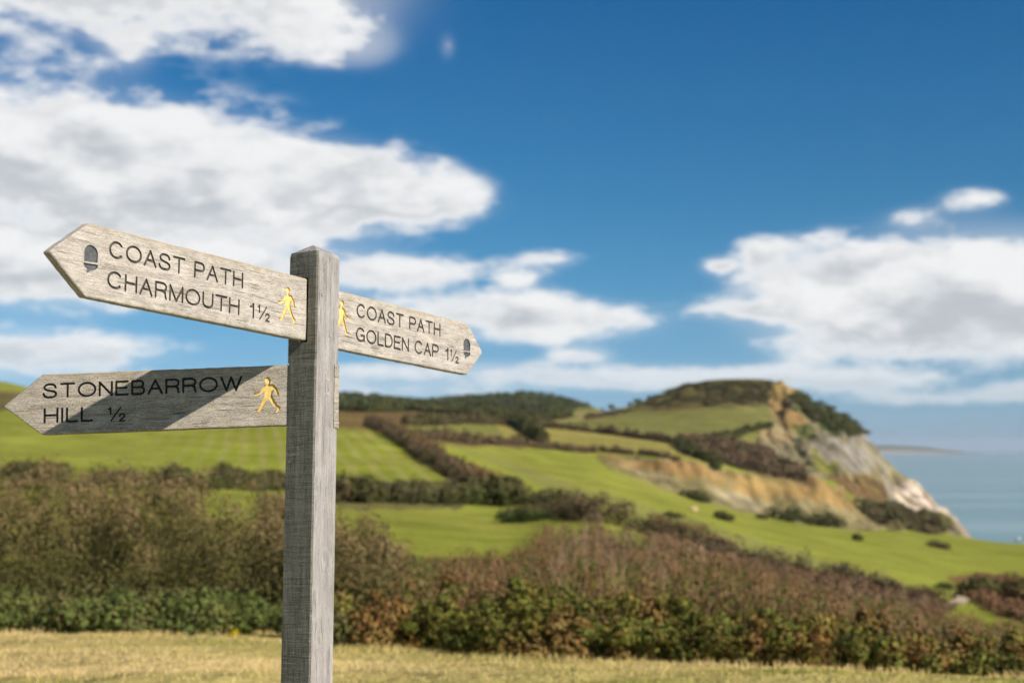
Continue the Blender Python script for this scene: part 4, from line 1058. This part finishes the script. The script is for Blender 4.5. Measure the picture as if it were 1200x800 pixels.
# post: square oak with worn edges, low pyramid top and mortices for the boards
def box(x0, x1, y0, y1, z0, z1):
    v = [(x, y, z) for z in (z0, z1) for x, y in ((x0, y0), (x1, y0), (x1, y1), (x0, y1))]
    return v, [(3, 2, 1, 0), (4, 5, 6, 7), (0, 1, 5, 4), (1, 2, 6, 5), (2, 3, 7, 6), (3, 0, 4, 7)]
ZT = .5364 + LZ
H_, CH = .05, .004
pv, pf = [], []
zs = np.concatenate([[-.5], np.linspace(.0, ZT - .03, 46), [ZT - .012, ZT]])
ringxy = [(-H_ + CH, -H_), (-H_, -H_ + CH), (-H_, 0), (-H_, H_ - CH), (-H_ + CH, H_), (H_ - CH, H_), (H_, H_ - CH), (H_, -H_ + CH), (H_ - CH, -H_), (0, -H_)]
nR = len(ringxy)
for k_, z in enumerate(zs):
    ins_ = .0022 if z > ZT - .005 else 0
    for i, (x, y) in enumerate(ringxy):
        wob = .0016 * (fbm(np.array([z * 9.]), np.array([i * 7.3]), 12, 3)[0])
        s = 1 - ins_ / H_
        pv.append((x * s + wob, y * s + wob * .6, z))
for r in range(len(zs) - 1):
    for i in range(nR):
        j = (i + 1) % nR; pf.append((r * nR + i, (r + 1) * nR + i, (r + 1) * nR + j, r * nR + j))
pv.append((-.004, .003, ZT + .0275)); ap = len(pv) - 1; top0 = (len(zs) - 1) * nR
for i in range(nR): pf.append((top0 + i, ap, top0 + (i + 1) % nR))
pf.append(tuple(range(nR)))
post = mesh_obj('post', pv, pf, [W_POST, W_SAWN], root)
def cutter(v, f, mw=None):
    o = mesh_obj('cutter', np.array(v), f, W_SAWN)
    o.matrix_world = root.matrix_world @ (mw or Matrix.Identity(4)); return o
cuts = [cutter(*box(-.08, .0, -.0157 - .0035, -.0157 + .027, LZ + .4584 - .1745, LZ + .4584 + .003)),
        cutter(*box(.0, .08, -.009 - .003, -.009 + .027, LZ + .4501 - .169, LZ + .4501 + .003))]
mwb = place((-.0172, -.0095, .2289), (.4824, -.8753, .0335), (-.0162, .0294, .9994))
cuts.append(cutter(*box(-.09, -.045, -.1705, .0045, -.028, .004), mw=mwb))
cuts.append(cutter(*box(.040, .06, -.06, -.012, LZ + .052, LZ + .232)))
bpy.context.view_layer.update()
for c in cuts:
    md = post.modifiers.new('cut', 'BOOLEAN'); md.operation = 'DIFFERENCE'; md.solver = 'EXACT'; md.object = c
dg = bpy.context.evaluated_depsgraph_get()
me2 = bpy.data.meshes.new_from_object(post.evaluated_get(dg))
post.modifiers.clear(); post.data = me2
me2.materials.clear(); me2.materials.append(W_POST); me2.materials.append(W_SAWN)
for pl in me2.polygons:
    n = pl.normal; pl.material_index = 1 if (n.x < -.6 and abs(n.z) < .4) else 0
for c in cuts: bpy.data.objects.remove(c, do_unlink=True)
post['label'] = 'square oak post, rough sawn on its shaded face'
# oak pegs on the lit face, and the far end of the lower board showing at the right corner
a12 = np.arange(12) / 12 * 2 * math.pi
for (x, z, r) in [(-.0261, .4157, .0062), (.0107, .3073, .0062), (.004, .1443, .0060)]:
    v = [(x + math.cos(t) * r * k, y, z + LZ + math.sin(t) * r * k) for k, y in ((1., -.045), (1., -.0508), (.7, -.0518)) for t in a12] + [(x, -.052, z + LZ)]
    f = [(rr * 12 + i, rr * 12 + (i + 1) % 12, (rr + 1) * 12 + (i + 1) % 12, (rr + 1) * 12 + i) for rr in range(2) for i in range(12)] + [(24 + i, 24 + (i + 1) % 12, 36) for i in range(12)]
    mesh_obj('peg', np.array(v), f, W_BOARD2, post)
for z0, z1, pr in ((.075, .229, .0505), (.056, .073, .053)):
    v, f = box(.030, pr, -.0525, -.016, LZ + z0, LZ + z1)
    tn = mesh_obj('tenon', np.array(v), f, W_BOARD2, post)

# ------------------------------------------------------------------ boulder on the meadow, boat off the cliff
rm_, g, b = material('ochre_rock')
g.put(b.inputs['Base Color'], g.mix(g.noise(g.coord('Object'), 1.5, 4), (.42, .27, .12), (.52, .38, .2)))
g0 = ground(813, 599, 300); s = g0[1] / FOC
u, vv = np.meshgrid(np.linspace(0, 2 * math.pi, 15)[:-1], np.linspace(.05, math.pi - .05, 9))
rr = 1 + .35 * fbm(np.cos(u) * 2 + 4 + vv, np.sin(u) * 2 + vv * 2, 6, 3)
bv = np.stack([np.cos(u) * np.sin(vv) * rr * 5 * s, np.sin(u) * np.sin(vv) * rr * 4 * s, np.cos(vv) * rr * 3.6 * s + 1.5 * s], -1).reshape(-1, 3) + g0
bf = [(r * 14 + i, r * 14 + (i + 1) % 14, (r + 1) * 14 + (i + 1) % 14, (r + 1) * 14 + i) for r in range(8) for i in range(14)] + [tuple(range(13, -1, -1)), tuple(range(112, 126))]
tag(mesh_obj('boulder', bv, bf, rm_), 'ochre boulder lying on the meadow below the landslip', 'boulder')
wm, g, b = material('white_hull'); b.inputs['Base Color'].default_value = (.8, .8, .78, 1); b.inputs['Roughness'].default_value = .4
dm, g, b = material('dark_hull'); b.inputs['Base Color'].default_value = (.03, .035, .05, 1)
t_, z_ = ray(1194, 633.5); db = SEA / z_
bt = empty('boat', Matrix.Translation((t_ * db, db, SEA)) @ Matrix.Rotation(.25, 4, 'Z'))
tag(bt, 'small white boat on the sea at the right edge', 'boat')
st_ = np.linspace(-1, 1, 9); hv, hf = [], []
for k_, a in enumerate(st_):
    wd_ = 1.3 * (1 - max(0, a) ** 2.2) + .02; kz = .25 * max(0, a) ** 2
    hv += [(a * 3.6, -wd_, 1.2 + kz * 2), (a * 3.6, -wd_ * .7, .0), (a * 3.6, 0, -.5 + kz), (a * 3.6, wd_ * .7, .0), (a * 3.6, wd_, 1.2 + kz * 2)]
for r in range(8):
    for i in range(5): hf.append((r * 5 + i, r * 5 + (i + 1) % 5, (r + 1) * 5 + (i + 1) % 5, (r + 1) * 5 + i))
hf += [(0, 1, 2, 3, 4)]
mesh_obj('hull', np.array(hv), hf, dm, bt)
cv, cf = box(-1.2, 1.0, -.95, .95, 1.1, 2.9); cv = [(x * (.8 if z > 2 else 1), y * (.85 if z > 2 else 1), z) for x, y, z in cv]
mesh_obj('cabin', np.array(cv), cf, wm, bt)

# ------------------------------------------------------------------ air
hz = bpy.data.materials.new('air'); hz.use_nodes = True; hn = hz.node_tree; hn.nodes.clear()
ho = hn.nodes.new('ShaderNodeOutputMaterial'); pv_ = hn.nodes.new('ShaderNodeVolumePrincipled')
pv_.inputs['Color'].default_value = (.80, .88, 1.0, 1); pv_.inputs['Density'].default_value = 1.5e-5
pv_.inputs['Anisotropy'].default_value = .2
hn.links.new(pv_.outputs[0], ho.inputs['Volume'])
v, f = box(-16000, 28000, -200, 47000, SEA - 8, 240)
tag(mesh_obj('haze', np.array(v, float), f, hz), kind='stuff')
